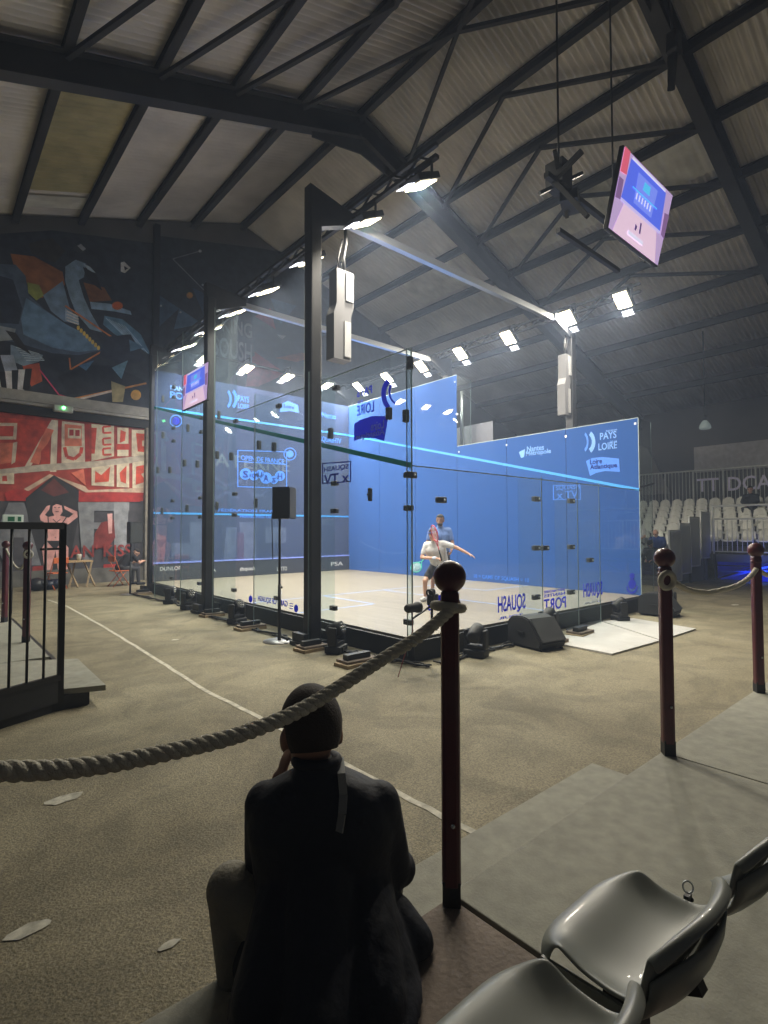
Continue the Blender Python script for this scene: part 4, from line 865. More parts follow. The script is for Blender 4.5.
MB().use(STEEL_D).bar(b0+Vector((0, 0, -.10)), b1+Vector((0, 0, -.10)), .03, .2).build('kick_plate', None, t)
for k in range(1, 10): p = b0+dd*(.145*k+.01); MB().use(BLACK).tube([p+Vector((0, 0, .02)), p+Vector((0, 0, 1.36))], .011, 8).build('bar', None, t)
p = b0+dd*.2; MB().use(BLACK).bar(b0+Vector((0, 0, 1.17)), p+Vector((0, 0, 1.17)), .02).build('latch', None, t)
# exit box on the left
c = at(13, 519, 1, 6.6); o = MB().use(mat('sign_white', (.62, .65, .60), .5, emit=(.7, .9, .75), es=.12)).box(c, (.30, .08, .15), bev=.01).build('exit_sign'); solo(o, 'small white exit sign box with green picture above the left posts', 'exit sign')
MB().use(mat('sign_green', (.03, .20, .10), .5)).box(c+Vector((-.03, -.045, 0)), (.10, .006, .08)).box(c+Vector((.09, -.045, 0)), (.05, .006, .08)).build('pictogram', None, o)
MB().use(BLACK).bar(c+Vector((0, .0, -.075)), (c.x, c.y, LD), .03, .03).build('sign_post', None, o)
# green emergency light on the ledge
c = at(63, 409, 1, 13.45); o = MB().use(mat('lamp_white', (.5, .52, .48), .5)).box(c, (.52, .16, .2), bev=.03).build('emergency_light'); solo(o, 'white emergency lamp with a green glow under the wall ledge', 'emergency light')
MB().use(mat('green_led', (.1, .9, .2), .4, emit=(.15, 1, .25), es=6)).ball(c+Vector((0, -.1, .02)), .05, 10).build('green_led', None, o)

# ============================================================ BACK CORNER: table, chairs, bags
t = thing('folding_table', 'light wooden folding table against the red mural', 'table', (-1.0, 12.7, G))
a, b = at(63, 561, 1, 12.7), at(89, 561, 1, 12.7)
MB().use(mat('table_top', (.5, .36, .2), .5, var=.1)).span((a.x, 12.4, a.z-.04), (b.x+.05, 13.0, a.z)).build('tabletop', None, t)
for x in (a.x+.12, b.x-.1):
    MB().use(WOOD).bar((x, 12.45, G), (x+.22, 12.9, a.z-.04), .04, .04).build('leg', None, t); MB().use(WOOD).bar((x+.22, 12.45, G), (x, 12.9, a.z-.04), .04, .04).build('leg', None, t)
c = at(79, 558, 1, 12.7); o = MB().use(mat('pot', (.6, .58, .5), .5)).lathe([(.05, 0), (.07, .16), (.06, .18), (.02, .19)], (c.x, 12.7, a.z), 14).build('paper_cup'); solo(o, 'small pale pot standing on the folding table', 'pot')
ORANGE = mat('orange_paint', (.62, .14, .04), .45)
def fold_chair(x, y, rz, label):
    t = thing('folding_chair', label, 'chair', (x, y, G), rz); T = Matrix.Translation((x, y, G)) @ Matrix.Rotation(rz, 4, 'Z')
    def put(m, n): m.bm.transform(T); return m.build(n, None, t)
    put(MB().use(ORANGE).box((0, 0, .45), (.42, .4, .03), bev=.01), 'seat'); put(MB().use(ORANGE).box((0, -.22, .80), (.42, .025, .16), bev=.01), 'backrest')
    for s in (-1, 1):
        put(MB().use(ORANGE).tube([(s*.2, .22, 0), (s*.2, -.06, .45), (s*.2, -.23, .88)], .012, 8), 'leg'); put(MB().use(ORANGE).tube([(s*.17, -.24, 0), (s*.17, .14, .44)], .012, 8), 'leg')
fold_chair(-1.75, 12.35, .4, 'orange folding chair beside the light wooden table')
fold_chair(-.2, 12.1, -1.4, 'orange folding chair under the crouched person by the mural')
for x, y, s, l in ((-2.2, 12.3, 1, 'black sack heap on the floor, left of the two'), (-1.85, 12.35, .85, 'dark blue black bag on the floor, right of the two')):
    m = MB().use(mat('bag_black' if s == 1 else 'bag_navy', (.012, .012, .016) if s == 1 else (.012, .018, .04), .4)).ball((x, y, G+.17*s), .28*s, 20, (1.05, .8, .62)); m.ball((x+.12, y-.1, G+.2*s), .15, 14, (1, .8, .7))
    for v in m.bm.verts: v.co += Vector((1, 1, .6))*.05*(noise.noise(v.co*7))
    for v in m.bm.verts: v.co.z = max(v.co.z, G)
    solo(m.build('bag'), l, 'bag')

# ============================================================ SPECTATOR STAND
XS, RUN, RISE, D0 = 14.6, .74, .245, .55
st = thing('spectator_stand', 'tiered spectator stand with grey rails and blue skirt beyond the court', 'grandstand', (18, 2, G))
SK = mat('blue_skirt', (.05, .08, .6), .6, var=.4, scale=1.2); DKM = mat('stand_deck', (.10, .10, .10), .8)
m = MB().use(DKM)
for k in range(-4, 7):
    y0 = -6.5 if k >= 0 else 1.45
    z = D0+RISE*k
    if z < G+.05: continue
    m.span((XS+RUN*k, y0, z-.06), (XS+RUN*(k+1), 9, z)).span((XS+RUN*k, y0, z-RISE), (XS+RUN*k+.03, 9, z-.06))
m.build('tier_deck', None, st)
MB().use(SK).span((XS+.5, -6.5, G), (XS+.54, 1.3, D0-.08)).build('blue_skirt', None, st)
m = MB().use(STEEL_D)
for y in (-4, -2.2, -.4, 1.2): m.bar((XS-.08, y, G), (XS-.08, y, D0), .05).bar((XS-.1, y, G+.02), (XS-.1, y-1.7, D0-.1), .035)
m.bar((XS-.1, -6.4, .2), (XS-.1, 1.3, .2), .035).build('scaffold', None, st)
MB().use(mat('blue_brace', (.08, .18, .7), .4)).bar((XS-.14, 1.0, G+.05), (XS-.14, -.9, D0-.1), .05).bar((XS-.14, 1.0, 0.0), (XS-.14, -2.6, .25), .035).build('brace', None, st)
RAIL = mat('rail_grey', (.62, .65, .64), .45, .2)
def railing(a, b, z0, z1, n, name, par, mid=True, r=.02):
    a, b = Vector(a), Vector(b); m = MB().use(RAIL); Z = Vector((0, 0, 1))
    m.tube([a+Z*z1, b+Z*z1], r*1.3, 8).tube([a+Z*z0, b+Z*z0], r, 8)
    for k in range(n+1): p = a+(b-a)*k/n; m.tube([p+Z*z0, p+Z*z1], r*(1.4 if k % 8 == 0 else .55), 6)
    return m.build(name, None, par)
railing((XS+.05, -6.4, 0), (XS+.05, 1.28, 0), D0+.08, 1.66, 56, 'front_railing', st)
m = MB().use(RAIL).tube([(XS+.05, -6.4, 2.08), (XS+.05, 1.28, 2.08)], .035, 8)
for y in (1.25, -.3, -1.9): m.tube([(XS+.05, y, D0), (XS+.05, y, 2.08)], .03, 8)
m.build('handrail', None, st)
xb = XS+RUN*7; zb = D0+RISE*6
railing((xb-.05, -6.4, 0), (xb-.05, 8.8, 0), zb+.1, 3.78, 110, 'back_railing', st, r=.025)
xs = [(14.25, .43, 1.88), (13.25, .22, 1.70), (12.45, .05, 1.50), (11.65, -.14, 1.30)]
for i, (x, z0, z1) in enumerate(xs):
    y = 1.38-.02*i
    o = MB().use(mat('stair_panel', (.60, .63, .60), .5, .3, var=.1)).span((x-.38, y-.012, z0+.04), (x+.38, y+.012, z1-.04)).build('stair_panel', None, st)
    m = MB().use(RAIL)
    for k in range(9): m.tube([(x-.36+.09*k, y-.03, z0), (x-.36+.09*k, y-.03, z1)], .012, 6)
    m.bar((x-.4, y-.02, z1), (x+.4, y-.02, z1), .04).bar((x-.4, y-.02, z0), (x+.4, y-.02, z0), .04).bar((x-.4, y-.02, z0), (x-.4, y-.02, z1), .045).bar((x+.4, y-.02, z0), (x+.4, y-.02, z1), .045); m.build('panel_bars', None, o)
m = MB().use(DKM)
for k in range(8): x = 11.3+k*.42; m.span((x, 1.45, G), (x+.42, 2.6, G+.105*(k+1)))
m.build('stairs', None, st)
MB().use(mat('stand_underside', (.03, .03, .045), .8)).span((14.3, 1.42, G), (14.55, 1.5, .4)).span((12.0, 1.36, G), (12.06, 1.42, .0)).span((13.0, 1.36, G), (13.06, 1.42, .15)).build('stair_support', None, st)
WB = mat('banner_white', (.62, .60, .80), .6)
sign('TT', 0, xb-.12, 697, 492, 719, 479, WB, 'banner_lettering', st); sign('DCA', 0, xb-.12, 728, 491, 772, 477, WB, 'banner_lettering', st)
bl = thing('led_wash_light', 'small blue wash lamp on the floor under the far stand', 'stage light', (15.3, -.6, G), 0)
MB().use(RUBBER).box((15.3, -.6, G+.06), (.3, .2, .12), bev=.02).build('housing', None, bl)
MB().use(mat('blue_lens', (.1, .2, 1), .3, emit=(.05, .12, 1), es=8)).box((15.14, -.6, G+.08), (.01, .16, .07)).build('lens', None, bl)
ld = bpy.data.lights.new('wash', 'AREA'); ld.size = .25; ld.energy = 7; ld.color = (.04, .12, 1)
lo = bpy.data.objects.new('lamp', ld); COL.objects.link(lo); lo.parent = bl; lo.matrix_basis = Matrix.Translation((-1.3, .6, .35)) @ Matrix.Rotation(-1.5, 4, 'Y')
# seats
def far_seat_proto():
    m = MB().use(COLGREY); prof = [(.02, -.05), (.0, .0), (-.16, -.02), (-.28, -.01), (-.33, .12), (-.36, .34), (-.37, .36)]
    grid = []
    for j, (y, z) in enumerate(prof):
        row = []
        for i in range(9):
            s = -1+i/4; w = .205*(1 if j < 5 else (.9 if j == 5 else .72)); bk = max(0, min(1, (z)/.36)) if j > 3 else 0
            row.append(m.bm.verts.new((-y+.02-.06*bk*s*s, s*w, z+.44-(.07*abs(s)**3 if j >= 5 else 0)+(.03*s**4 if j < 4 else 0))))
        grid.append(row)
    for a, b in zip(grid, grid[1:]):
        for i in range(8): m._tag([m.bm.faces.new((a[i], a[i+1], b[i+1], b[i]))], True)
    m.use(STEEL_D).box((.2, 0, .21), (.05, .05, .42)).box((.2, 0, .01), (.14, .12, .02))
    return m
seatmesh = None; occupied = {}
rowname = ['lowest', 'second lowest', 'third lowest', 'fourth lowest', 'middle', 'fourth highest', 'third highest', 'second highest', 'highest']
SEATS = {}
for ri, k in enumerate(range(-3, 6)):
    z = D0+RISE*k; x = XS+RUN*k+.16
    ys = [y for y in [(-1.9+.46*j+(.23 if k % 2 else 0)) for j in range(20)]]
    for j, y in enumerate(ys):
        if k < 0 and (y < 1.9 or y > 4.6): continue
        if k == 0 and y < -1.2: pass
        # outside the frame on the right / hidden behind the blue court wall on the left
        u = (Vector((x, y, z+.7))-CAM); dep = u.dot(fwd); px = 384+FPX*u.dot(RT)/dep
        if px > 785 or px < 632: continue
        if seatmesh is None: o = far_seat_proto().build('grandstand_chair', fix=False); sd = o.modifiers.new('thick', 'SOLIDIFY'); sd.thickness = .012; seatmesh = o
        else: o = seatmesh.copy(); COL.objects.link(o)
        o.location = (x, y, z)
        side = 'right' if y < 1.3 else 'left'
        SEATS.setdefault((ri, side), []).append(o)

NTH = ['first', 'second', 'third', 'fourth', 'fifth', 'sixth', 'seventh', 'eighth', 'ninth', 'tenth', 'eleventh', 'twelfth', 'thirteenth']
for (ri, side), L_ in SEATS.items():
    L_.sort(key=lambda o: abs(o.location.y-1.3))
    for n_, o in enumerate(L_):
        tag(o, 'pale grey shell chair, %s tier of far stand, %s %s of the stair rail' % (rowname[ri], NTH[n_], side), 'chair', 'pale chairs of the far stand, %s tier %s of the stairs' % (rowname[ri], side))

# ============================================================ PEOPLE
def remesh(o, vox, it=4):
    a = o.modifiers.new('join', 'REMESH'); a.mode = 'VOXEL'; a.voxel_size = vox; a.use_smooth_shade = True
    b = o.modifiers.new('smooth', 'SMOOTH'); b.factor = .6; b.iterations = it
    return o
def loft(m, secs, n=28, pw=2.4):
    rings = []
    for cx, cy, cz, hx, hy in secs:
        ring = []
        for k in range(n):
            a = 2*PI*k/n; c, s_ = math.cos(a), math.sin(a)
            ring.append(m.bm.verts.new((cx+hx*math.copysign(abs(c)**(2/pw), c), cy+hy*math.copysign(abs(s_)**(2/pw), s_), cz)))
        rings.append(ring)
    fs = [m.bm.faces.new((a[k], a[(k+1) % n], b[(k+1) % n], b[k])) for a, b in zip(rings, rings[1:]) for k in range(n)]
    m._tag(fs, True); m._tag([m.bm.faces.new(rings[0][::-1]), m.bm.faces.new(rings[-1])])
def head(m, c, f, s=1.):
    """skull, jaw, nose, ears round centre c looking along f; returns its frame"""
    c = Vector(c); f = Vector(f).normalized(); up = (Vector((0, 0, 1))-f*f.z).normalized(); r_ = f.cross(up)
    R4 = Matrix((r_, f, up)).transposed().to_4x4()
    m.ball(c+up*.02*s, .1*s, 20, (.78, .98, 1.0), R4); m.ball(c+f*.022*s-up*.055*s, .07*s, 16, (.82, 1.0, .95), R4)
    m.cap(c+f*.088*s+up*.012*s, c+f*.104*s-up*.022*s, .009*s, .014*s, 8)
    m.ball(c+f*.082*s-up*.052*s, .022*s, 8, (1.2, .7, .5), R4); m.ball(c+f*.074*s-up*.088*s, .026*s, 8, (1.1, .9, .8), R4)
    for q in (-1, 1): m.ball(c+r_*q*.082*s-f*.008*s-up*.012*s, .030*s, 10, (.35, .7, 1.05), R4)
    return c, f, up, r_, R4
def eyes(par, fr, s=1.):
    c, f, up, r_, R4 = fr
    for q in (-1, 1): MB().use(mat('eye', (.03, .02, .02), .2)).ball(c+r_*q*.032*s+f*.088*s+up*.014*s, .0105*s, 8).build('eye', None, par)
    MB().use(HAIR).cap(c+r_*-.045*s+f*.09*s+up*.034*s, c+r_*-.018*s+f*.097*s+up*.038*s, .004*s, .005*s, 6).cap(c+r_*.045*s+f*.09*s+up*.034*s, c+r_*.018*s+f*.097*s+up*.038*s, .004*s, .005*s, 6).build('eyebrows', None, par)
def hair(par, fr, s=1., m_=None, low=0., name='hair'):
    c, f, up, r_, R4 = fr; m = MB().use(m_ or HAIR)
    q = bmesh.ops.create_uvsphere(m.bm, u_segments=28, v_segments=20, radius=1)
    for v in list(m.bm.verts):
        # keep the crown, the back and the sides; open over the face and the ears
        if v.co.z < (-.25-low if v.co.y < .15 else .42) or (abs(v.co.x) > .8 and v.co.z < -.05 and v.co.y > -.25): m.bm.verts.remove(v)
    m._tag(m.bm.faces, True)
    T = Matrix.Translation(c+up*.024*s-f*.004*s) @ R4 @ Matrix.Diagonal((.083*s, .104*s, .107*s, 1)); m.bm.transform(T)
    o = m.build(name, None, par, fix=False); k = o.modifiers.new('thick', 'SOLIDIFY'); k.thickness = .012*s; k.offset = 0; return o
def hand(m, w, d, n, s=1., curl=.5, side=1):
    """palm and five bent fingers from wrist w along d, n = back of the hand"""
    w = Vector(w); d = Vector(d).normalized(); n = (Vector(n)-d*Vector(n).dot(d)).normalized(); b = d.cross(n)*side
    R4 = Matrix((b, d, n)).transposed().to_4x4()
    m.ball(w+d*.045*s, .045*s, 12, (.86, 1.05, .36), R4)
    for k, (o_, L_) in enumerate(((-.030, .062), (-.010, .075), (.011, .072), (.031, .056))):
        p = w+d*.078*s+b*o_*s; d1 = (d*math.cos(curl*.7)-n*math.sin(curl*.7)).normalized(); p1 = p+d1*L_*.5*s
        d2 = (d*math.cos(curl*1.8)-n*math.sin(curl*1.8)).normalized(); p2 = p1+d2*L_*.32*s; d3 = (d*math.cos(curl*2.6)-n*math.sin(curl*2.6)); p3 = p2+d3*L_*.24*s
        m.cap(p-d*.02*s, p1, .0095*s, .009*s, 8); m.cap(p1, p2, .009*s, .008*s, 8); m.cap(p2, p3, .008*s, .007*s, 8)
    q = w+d*.022*s-b*.034*s; q1 = q-b*.030*s+d*.026*s-n*.010*s; q2 = q1+d*.026*s-b*.006*s-n*.012*s*(1+curl)
    m.cap(w+d*.02*s-b*.012*s, q, .013*s, .012*s, 8); m.cap(q, q1, .012*s, .0105*s, 8); m.cap(q1, q2, .0105*s, .009*s, 8)
def figure(loc, rz, J, face, label, skin, top, bottom, hairm=HAIR, sleeves='short', legs='shorts', shoe=None, s=1., curl=(.6, .6), vox=.011, hairlow=0., palms=((0, 0, 1), (0, 0, 1)), group=None):
    t = thing('person', label, 'person', loc, rz, group); T = Matrix.Translation(loc) @ Matrix.Rotation(rz, 4, 'Z') @ Matrix.Diagonal((s, s, s, 1))
    J = {k: Vector(v) for k, v in J.items()}
    def put(m, n, par=t, fix=True): m.bm.transform(T); return m.build(n, None, par, fix=fix)
    m = MB().use(skin)
    m.cap(J['neck'], J['head']-Vector((0, 0, .05)), .052, .052); fr = head(m, J['head'], face)
    ch, pe = J['chest'], J['pelvis']; sd = (J['shR']-J['shL']).normalized()
    def torso(m, e):
        m.cap(ch+sd*.08, pe+sd*.06, .108+e, .105+e); m.cap(ch-sd*.08, pe-sd*.06, .108+e, .105+e); m.cap(J['shL']*.85+ch*.15, J['shR']*.85+ch*.15, .062+e, .062+e); m.cap(J['neck'], ch, .055+e, .12+e)
    torso(m, 0)
    for q, k, cu, pn in ((-1, 'L', curl[0], palms[0]), (1, 'R', curl[1], palms[1])):
        m.cap(J['sh'+k], J['el'+k], .050, .038); m.cap(J['el'+k], J['wr'+k], .038, .024)
        hand(m, J['wr'+k], J['wr'+k]-J['el'+k], pn, 1, cu, q)
        m.cap(J['hip'+k], J['kn'+k], .082, .054); m.cap(J['kn'+k], J['an'+k], .053, .034)
        ft = J.get('toe'+k, J['an'+k]+Vector((0, .17, -.05))); m.cap(J['an'+k]+Vector((0, -.02, -.03)), ft, .036, .028)
    body = remesh(put(m, 'body'), vox)
    # clothing
    m = MB().use(top); torso(m, .022)
    for k in 'LR':
        e = J['el'+k] if sleeves == 'long' else J['sh'+k]+(J['el'+k]-J['sh'+k])*.62
        m.cap(J['sh'+k], e, .068, .058 if sleeves == 'short' else .052)
        if sleeves == 'long': m.cap(J['el'+k], J['el'+k]+(J['wr'+k]-J['el'+k])*.92, .052, .038)
    remesh(put(m, 'shirt' if sleeves == 'short' else 'jacket'), vox, 3)
    m = MB().use(bottom); m.cap(pe+sd*.07, pe-sd*.07, .125, .125)
    for k in 'LR':
        e = J['hip'+k]+(J['kn'+k]-J['hip'+k])*(.72 if legs == 'shorts' else 1)
        m.cap(J['hip'+k], e, .098, .084 if legs == 'shorts' else .068)
        if legs != 'shorts': m.cap(J['kn'+k], J['kn'+k]+(J['an'+k]-J['kn'+k])*.93, .066, .052)
    remesh(put(m, 'shorts' if legs == 'shorts' else 'trousers'), vox, 3)
    for k in 'LR':
        ft = J.get('toe'+k, J['an'+k]+Vector((0, .17, -.05)))
        m = MB().use(shoe or mat('shoe_white', (.6, .6, .6), .5)); m.cap(J['an'+k]+Vector((0, -.03, -.035)), ft, .046, .036); put(m, 'shoe')
    fr = (fr[0], fr[1], fr[2], fr[3], fr[4])
    # hair and eyes are built in local space, then moved
    c, f, up, r_, R4 = fr; W3 = T.to_3x3(); cc = T @ c; ff = (W3 @ f).normalized(); uu = (W3 @ up).normalized(); rr = (W3 @ r_).normalized()
    frw = (cc, ff, uu, rr, Matrix((rr, ff, uu)).transposed().to_4x4())
    if hairm: hair(body, frw, s, hairm, hairlow)
    eyes(body, frw, s)
    return t, body, T, frw

WHITE_C = mat('white_cloth', (.66, .65, .66), .8, bump=.3, bscale=25); BLACK_C = mat('black_cloth', (.018, .018, .022), .85); BLUE_C = mat('blue_cloth', (.03, .09, .40), .8); BLUE_P = mat('light_blue_cloth', (.12, .2, .45), .8)
GREY_C = mat('dark_grey_cloth', (.05, .05, .055), .85); KHAKI = mat('khaki_cloth', (.25, .235, .19), .9, var=.1, bump=.3, bscale=60)
def racket(par_label, label, grip, d, n, frame_m, s=1.):
    grip = Vector(grip); d = Vector(d).normalized(); n = (Vector(n)-d*Vector(n).dot(d)).normalized(); b = d.cross(n)
    t = thing('squash_racket', label, 'racket', grip)
    MB().use(BLACK).cap(grip-d*.06, grip+d*.12, .015, .014, 8).build('grip', None, t)
    m = MB().use(frame_m); th0 = grip+d*.33; m.cap(grip+d*.12, grip+d*.2, .009, .009, 8).cap(grip+d*.2, grip+d*.30+b*.045, .008, .008, 8).cap(grip+d*.2, grip+d*.30-b*.045, .008, .008, 8)
    c = grip+d*.44; ring = [c+d*(.15*math.cos(a*PI/12))+b*(.095*math.sin(a*PI/12)) for a in range(25)]; m.tube(ring, .0095, 8, cap=False); m.build('frame', None, t)
    m = MB().use(mat('racket_strings_'+frame_m.name, tuple(min(1, .5+.5*x) for x in frame_m.node_tree.nodes['Principled BSDF'].inputs[0].default_value[:3]), .5))
    for k in range(-5, 6):
        x = k*.016; h = .15*math.sqrt(max(0, 1-(x/.095)**2)); m.tube([c+b*x-d*h, c+b*x+d*h], .0022, 4)
    for k in range(-8, 9):
        y = k*.017; h = .095*math.sqrt(max(0, 1-(y/.15)**2)); m.tube([c+d*y-b*h, c+d*y+b*h], .0022, 4)
    m.build('strings', None, t)
# player in front: lunging, looking left and down; local y = facing, x = his right
fx = at(439, 601, 2, 0); rz1 = 1.95
J1 = dict(head=(0, .30, 1.34), neck=(0, .22, 1.20), chest=(0, .15, 1.04), pelvis=(0, -.05, .76), shL=(-.17, .17, 1.16), shR=(.19, .18, 1.13), elL=(-.42, .08, 1.08), wrL=(-.66, .06, .96),
          elR=(.27, .24, .88), wrR=(-.12, .40, .88), hipL=(-.1, -.05, .72), hipR=(.1, -.05, .72), knL=(-.24, .12, .42), anL=(-.34, -.06, .09), knR=(.20, .24, .42), anR=(.26, .10, .09))
p1, b1_, T1, fr1 = figure((fx.x, fx.y, 0), rz1, J1, (.30, .95, -.25), 'squash player in pale shirt and black shorts reaching out one arm', SKIN, WHITE_C, BLACK_C, s=.93, curl=(.3, 1.1), palms=((0, 0, 1), (.3, -.2, .9)))
c, f, up, r_, R4 = fr1
m = MB().use(mat('headband_blue', (.12, .16, .5), .7)).torus(c+up*.055, .083, .013, up, 24); m.build('headband', None, b1_)
MB().use(mat('wristband', (.55, .6, .75), .8)).cap(T1 @ Vector((-.04, .37, .88)), T1 @ Vector((-.08, .385, .88)), .034, .033).build('wristband', None, p1)
wr = T1 @ Vector((-.22, .45, .91))
racket(None, 'red framed racket held up across the white shirted player', wr, Vector((-.22, .12, .92)), Vector((.95, -.25, 0)), mat('racket_red', (.62, .05, .08), .4))
# player behind him
fx2 = at(440.5, 597, 2, 0)
J2 = dict(head=(0, .10, 1.60), neck=(0, .05, 1.45), chest=(0, .03, 1.28), pelvis=(0, -.02, .94), shL=(-.18, .03, 1.39), shR=(.18, .03, 1.39), elL=(-.26, .05, 1.12), wrL=(-.22, .25, .98),
          elR=(.27, .03, 1.12), wrR=(.28, .2, .93), hipL=(-.1, 0, .9), hipR=(.1, 0, .9), knL=(-.15, .1, .5), anL=(-.16, -.02, .09), knR=(.15, .1, .5), anR=(.17, 0, .09))
p2_, b2_, T2, fr2 = figure((fx2.x, fx2.y, 0), 2.35, J2, (.25, .95, -.1), 'bearded squash player in blue shirt standing behind the other player', SKIN2, BLUE_P, BLACK_C, s=.95, curl=(.5, 1.1), palms=((-1, 0, 0), (1, 0, 0)))
c, f, up, r_, R4 = fr2
MB().use(HAIR).ball(c+f*.045-up*.07, .058, 14, (.95, .85, .7), R4).build('beard', None, b2_)
q = at(386, 568, 1, 0); h2 = T2 @ Vector((.29, .29, .86))
racket(None, 'teal green racket held low beside the white shirted player', T2 @ Vector((.29, .27, .86)), Vector((-.78, -.22, -.38)), (-.3, -.75, .6), mat('racket_teal', (.02, .50, .38), .4))
# crouched person at the mural, on the orange chair
J3 = dict(head=(.02, .42, .95), neck=(0, .30, .92), chest=(0, .20, .80), pelvis=(0, -.02, .55), shL=(-.18, .26, .87), shR=(.18, .26, .87), elL=(-.22, .42, .66), wrL=(-.1, .60, .70), elR=(.22, .42, .66), wrR=(.1, .60, .70),
          hipL=(-.1, 0, .52), hipR=(.1, 0, .52), knL=(-.14, .42, .50), anL=(-.16, .40, .09), knR=(.14, .42, .50), anR=(.16, .44, .09))
figure((-.14, 12.1, G), -1.4, J3, (0, .55, -.85), 'person in black bent forward on an orange chair by the glass', SKIN, BLACK_C, GREY_C, legs='long', shoe=BLACK, curl=(.7, .7))
# spectators
JS = dict(head=(0, .06, 1.22), neck=(0, .02, 1.05), chest=(0, 0, .88), pelvis=(0, 0, .54), shL=(-.19, .0, 1.0), shR=(.19, 0, 1.0), elL=(-.25, .12, .78), wrL=(-.10, .33, .68), elR=(.25, .12, .78), wrR=(.10, .33, .68),
          hipL=(-.1, .02, .52), hipR=(.1, .02, .52), knL=(-.14, .42, .52), anL=(-.14, .42, .09), knR=(.14, .42, .52), anR=(.14, .42, .09))
JL = dict(JS); JL.update(head=(0, .20, 1.16), neck=(0, .12, 1.02), shL=(-.19, .08, .98), shR=(.19, .08, .98))
def spectator(x, y, z, label, **k):
    return figure((x, y, z), PI/2, k.pop('J', JS), k.pop('face', (0, 1, -.15)), label, k.pop('skin', SKIN), k.pop('top'), k.pop('bottom', GREY_C), legs='long', vox=.02, shoe=BLACK, **k)
def tier(k): return XS+RUN*k+.24, D0+RISE*k
x, z = tier(-2); spectator(x-.1, 2.40, z, 'bald man in blue top looking down beside the stair rail', top=BLUE_C, sleeves='long', hairm=None, J=JL, face=(0, .7, -.7))
x, z = tier(-1); spectator(x, 3.38, z, 'spectator in pale top with arms raised left of the man in blue', top=WHITE_C, hairm=HAIR)
x, z = tier(-3); spectator(x-.2, 2.22, z-.08, 'dark haired spectator in black low in front of the man in blue', top=BLACK_C, sleeves='long', J=JL, face=(0, .5, -.8), hairlow=.4)
x, z = tier(4); spectator(x, 1.02, z, 'man in open dark suit seated high in the far stand', top=BLACK_C, sleeves='long')

# ---- the man in the foreground
FM = Vector((-3.54, -3.226, 0)); RZ = -YAW
t = thing('person', 'man in a dark jacket sitting with his back to the viewer', 'person', (FM.x, FM.y, G+.1), RZ)
T = Matrix.Translation(FM) @ Matrix.Rotation(RZ, 4, 'Z')
def put(m, n, par=t, fix=True): m.bm.transform(T); return m.build(n, None, par, fix=fix)
m = MB().use(SKIN2)
HC = Vector((-.05, .03, .625)); FD = Vector((-.30, .9, -.28))
m.cap((-.02, .0, .42), HC-Vector((0, .0, .06)), .066, .058); fr = head(m, HC, FD, 1.2)
m.cap((0, .02, .3), (0, .02, 0), .14, .14); m.cap((-.15, .02, .36), (.15, .02, .36), .05, .05)
m.cap((-.19, .03, .36), (-.25, .16, .13), .045, .042); m.cap((-.25, .16, .13), (-.175, .12, .43), .040, .030); hand(m, (-.175, .12, .43), (.30, -.05, 1), (-1, -.3, 0), 1.05, .35, -1)
m.cap((.18, .03, .36), (.27, .14, .10), .045, .042); m.cap((.27, .14, .10), (.10, .34, .08), .040, .026); hand(m, (.10, .34, .08), (-.8, .5, 0), (0, 0, 1), .95, .6, 1)
m.cap((-.1, .02, -.06), (-.335, .07, .07), .085, .064); m.cap((-.335, .07, .07), (-.30, .0, -.17), .058, .04); m.cap((-.30, -.02, -.22), (-.33, .16, -.245), .04, .03)
m.cap((.1, .04, -.06), (.22, .36, .06), .085, .06); m.cap((.22, .36, .06), (.22, .36, -.20), .055, .04); m.cap((.22, .34, -.22), (.24, .5, -.245), .04, .03)
body = remesh(put(m, 'body'), .008, 5)
JK = mat('navy_jacket', (.012, .015, .026), .75, var=.2, scale=4, bump=.5, bscale=14)
m = MB().use(JK)
loft(m, [(.02, .02, -.17, .30, .15), (.045, .02, -.08, .31, .16), (.03, .02, .02, .255, .15), (.0, .015, .12, .235, .145), (-.01, .01, .22, .235, .145), (-.01, .0, .32, .25, .14), (-.01, .0, .40, .24, .125), (-.01, .0, .44, .225, .11), (-.015, .0, .475, .165, .095), (-.02, .0, .51, .085, .08), (-.025, .005, .55, .076, .076)])
m.cap((-.20, .01, .395), (-.235, .10, .16), .075, .062); m.cap((-.235, .10, .16), (-.175, .13, .34), .056, .044)
m.cap((.185, .01, .395), (.235, .09, .13), .075, .066); m.cap((.255, .12, .11), (.14, .29, .08), .064, .05)
m.cap((.24, .0, .02), (.29, -.04, -.04), .07, .08); m.cap((-.21, .02, -.02), (-.24, -.01, -.12), .06, .07)
loft(m, [(.03, -.20, -.10, .29, .30), (.03, -.20, -.02, .28, .28), (.02, -.13, .06, .25, .18), (.01, -.06, .14, .22, .14)], pw=2.2)
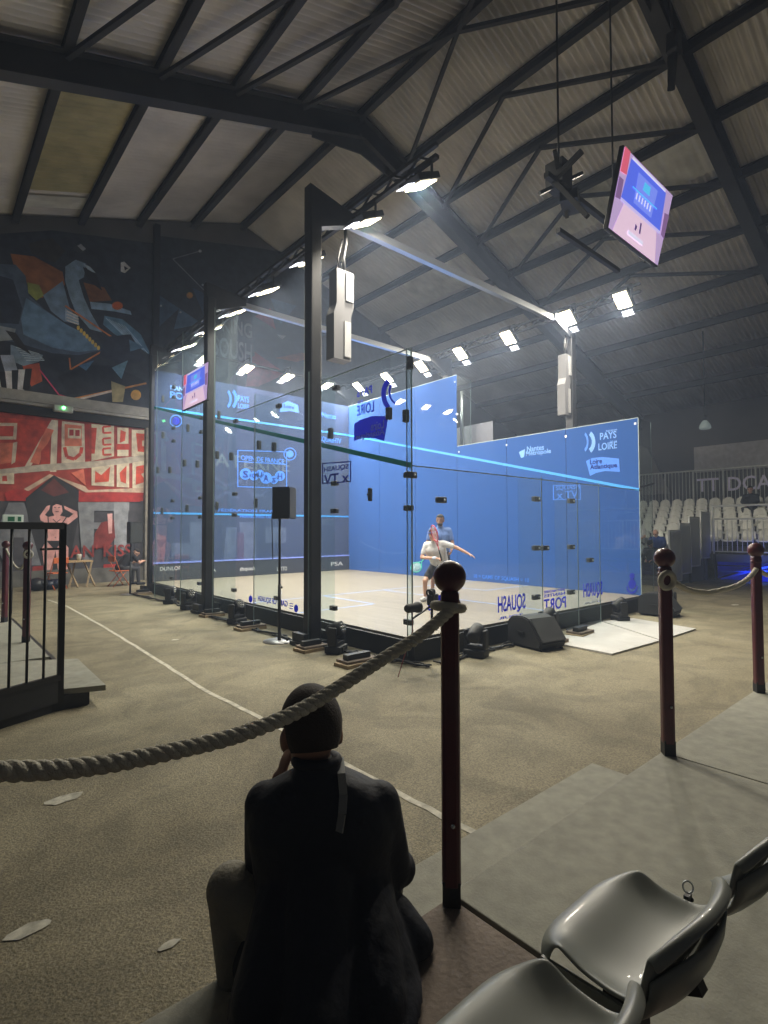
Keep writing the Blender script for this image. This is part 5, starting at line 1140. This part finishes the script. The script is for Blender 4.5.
m.cap((.17, -.30, .0), (.12, -.05, .12), .10, .12); m.cap((-.13, -.30, .0), (-.1, -.05, .12), .10, .12); m.cap((.02, -.40, .0), (.0, -.1, .18), .10, .12)
T_ = T.inverted(); de = T_.to_3x3() @ Vector((0, 1, 0)); d0 = (T_ @ Vector((0, -3.34, 0))).dot(de)
for v in m.bm.verts:                       # the coat tail rests on the deck, its front falls to the step
    if v.co.dot(de) < d0+.02: v.co.z = max(v.co.z, DZ+.004)
remesh(put(m, 'jacket'), .009, 5)
m = MB().use(JK); m.torus((-.028, .004, .545), .070, .018, (0, .12, 1), 26); put(m, 'collar')
m = MB().use(KHAKI); m.cap((-.1, .02, -.06), (-.335, .07, .07), .11, .088); m.cap((-.335, .07, .07), (-.305, .0, -.17), .084, .056); m.cap((.1, .04, -.06), (.22, .36, .06), .11, .08); m.cap((.22, .36, .06), (.22, .36, -.19), .076, .055); m.cap((-.1, .02, -.05), (.1, .02, -.05), .12, .12)
for v in m.bm.verts: v.co.z = max(v.co.z, G+.105 if abs(v.co.x) < .2 else G+.02)
remesh(put(m, 'trousers'), .01, 4)
for a, b in (((-.30, -.03, -.235), (-.34, .15, -.245)), ((.22, .33, -.235), (.24, .52, -.245))):
    m = MB().use(BLACK); m.cap(a, b, .045, .036); 
    for v in m.bm.verts: v.co.z = max(v.co.z, G+.003)
    put(m, 'shoe')
c, f, up, r_, R4 = fr; W3 = T.to_3x3(); cc = T @ c; ff = W3 @ f; uu = W3 @ up; rr = W3 @ r_
frw = (cc, ff, uu, rr, Matrix((rr, ff, uu)).transposed().to_4x4())
hair(body, frw, 1.22, mat('brown_hair', (.028, .018, .013), .8, bump=.3, bscale=140), .42); eyes(body, frw, 1.14)
m = MB().use(mat('pale_strap', (.22, .23, .23), .6)); P = [Vector(p) for p in ((.05, .03, .54), (.062, -.05, .52), (.072, -.098, .475), (.07, -.126, .43), (.062, -.138, .38))]
for a, b in zip(P, P[1:]): m.bar(a, b, .026, .006)
put(m, 'bag_strap')
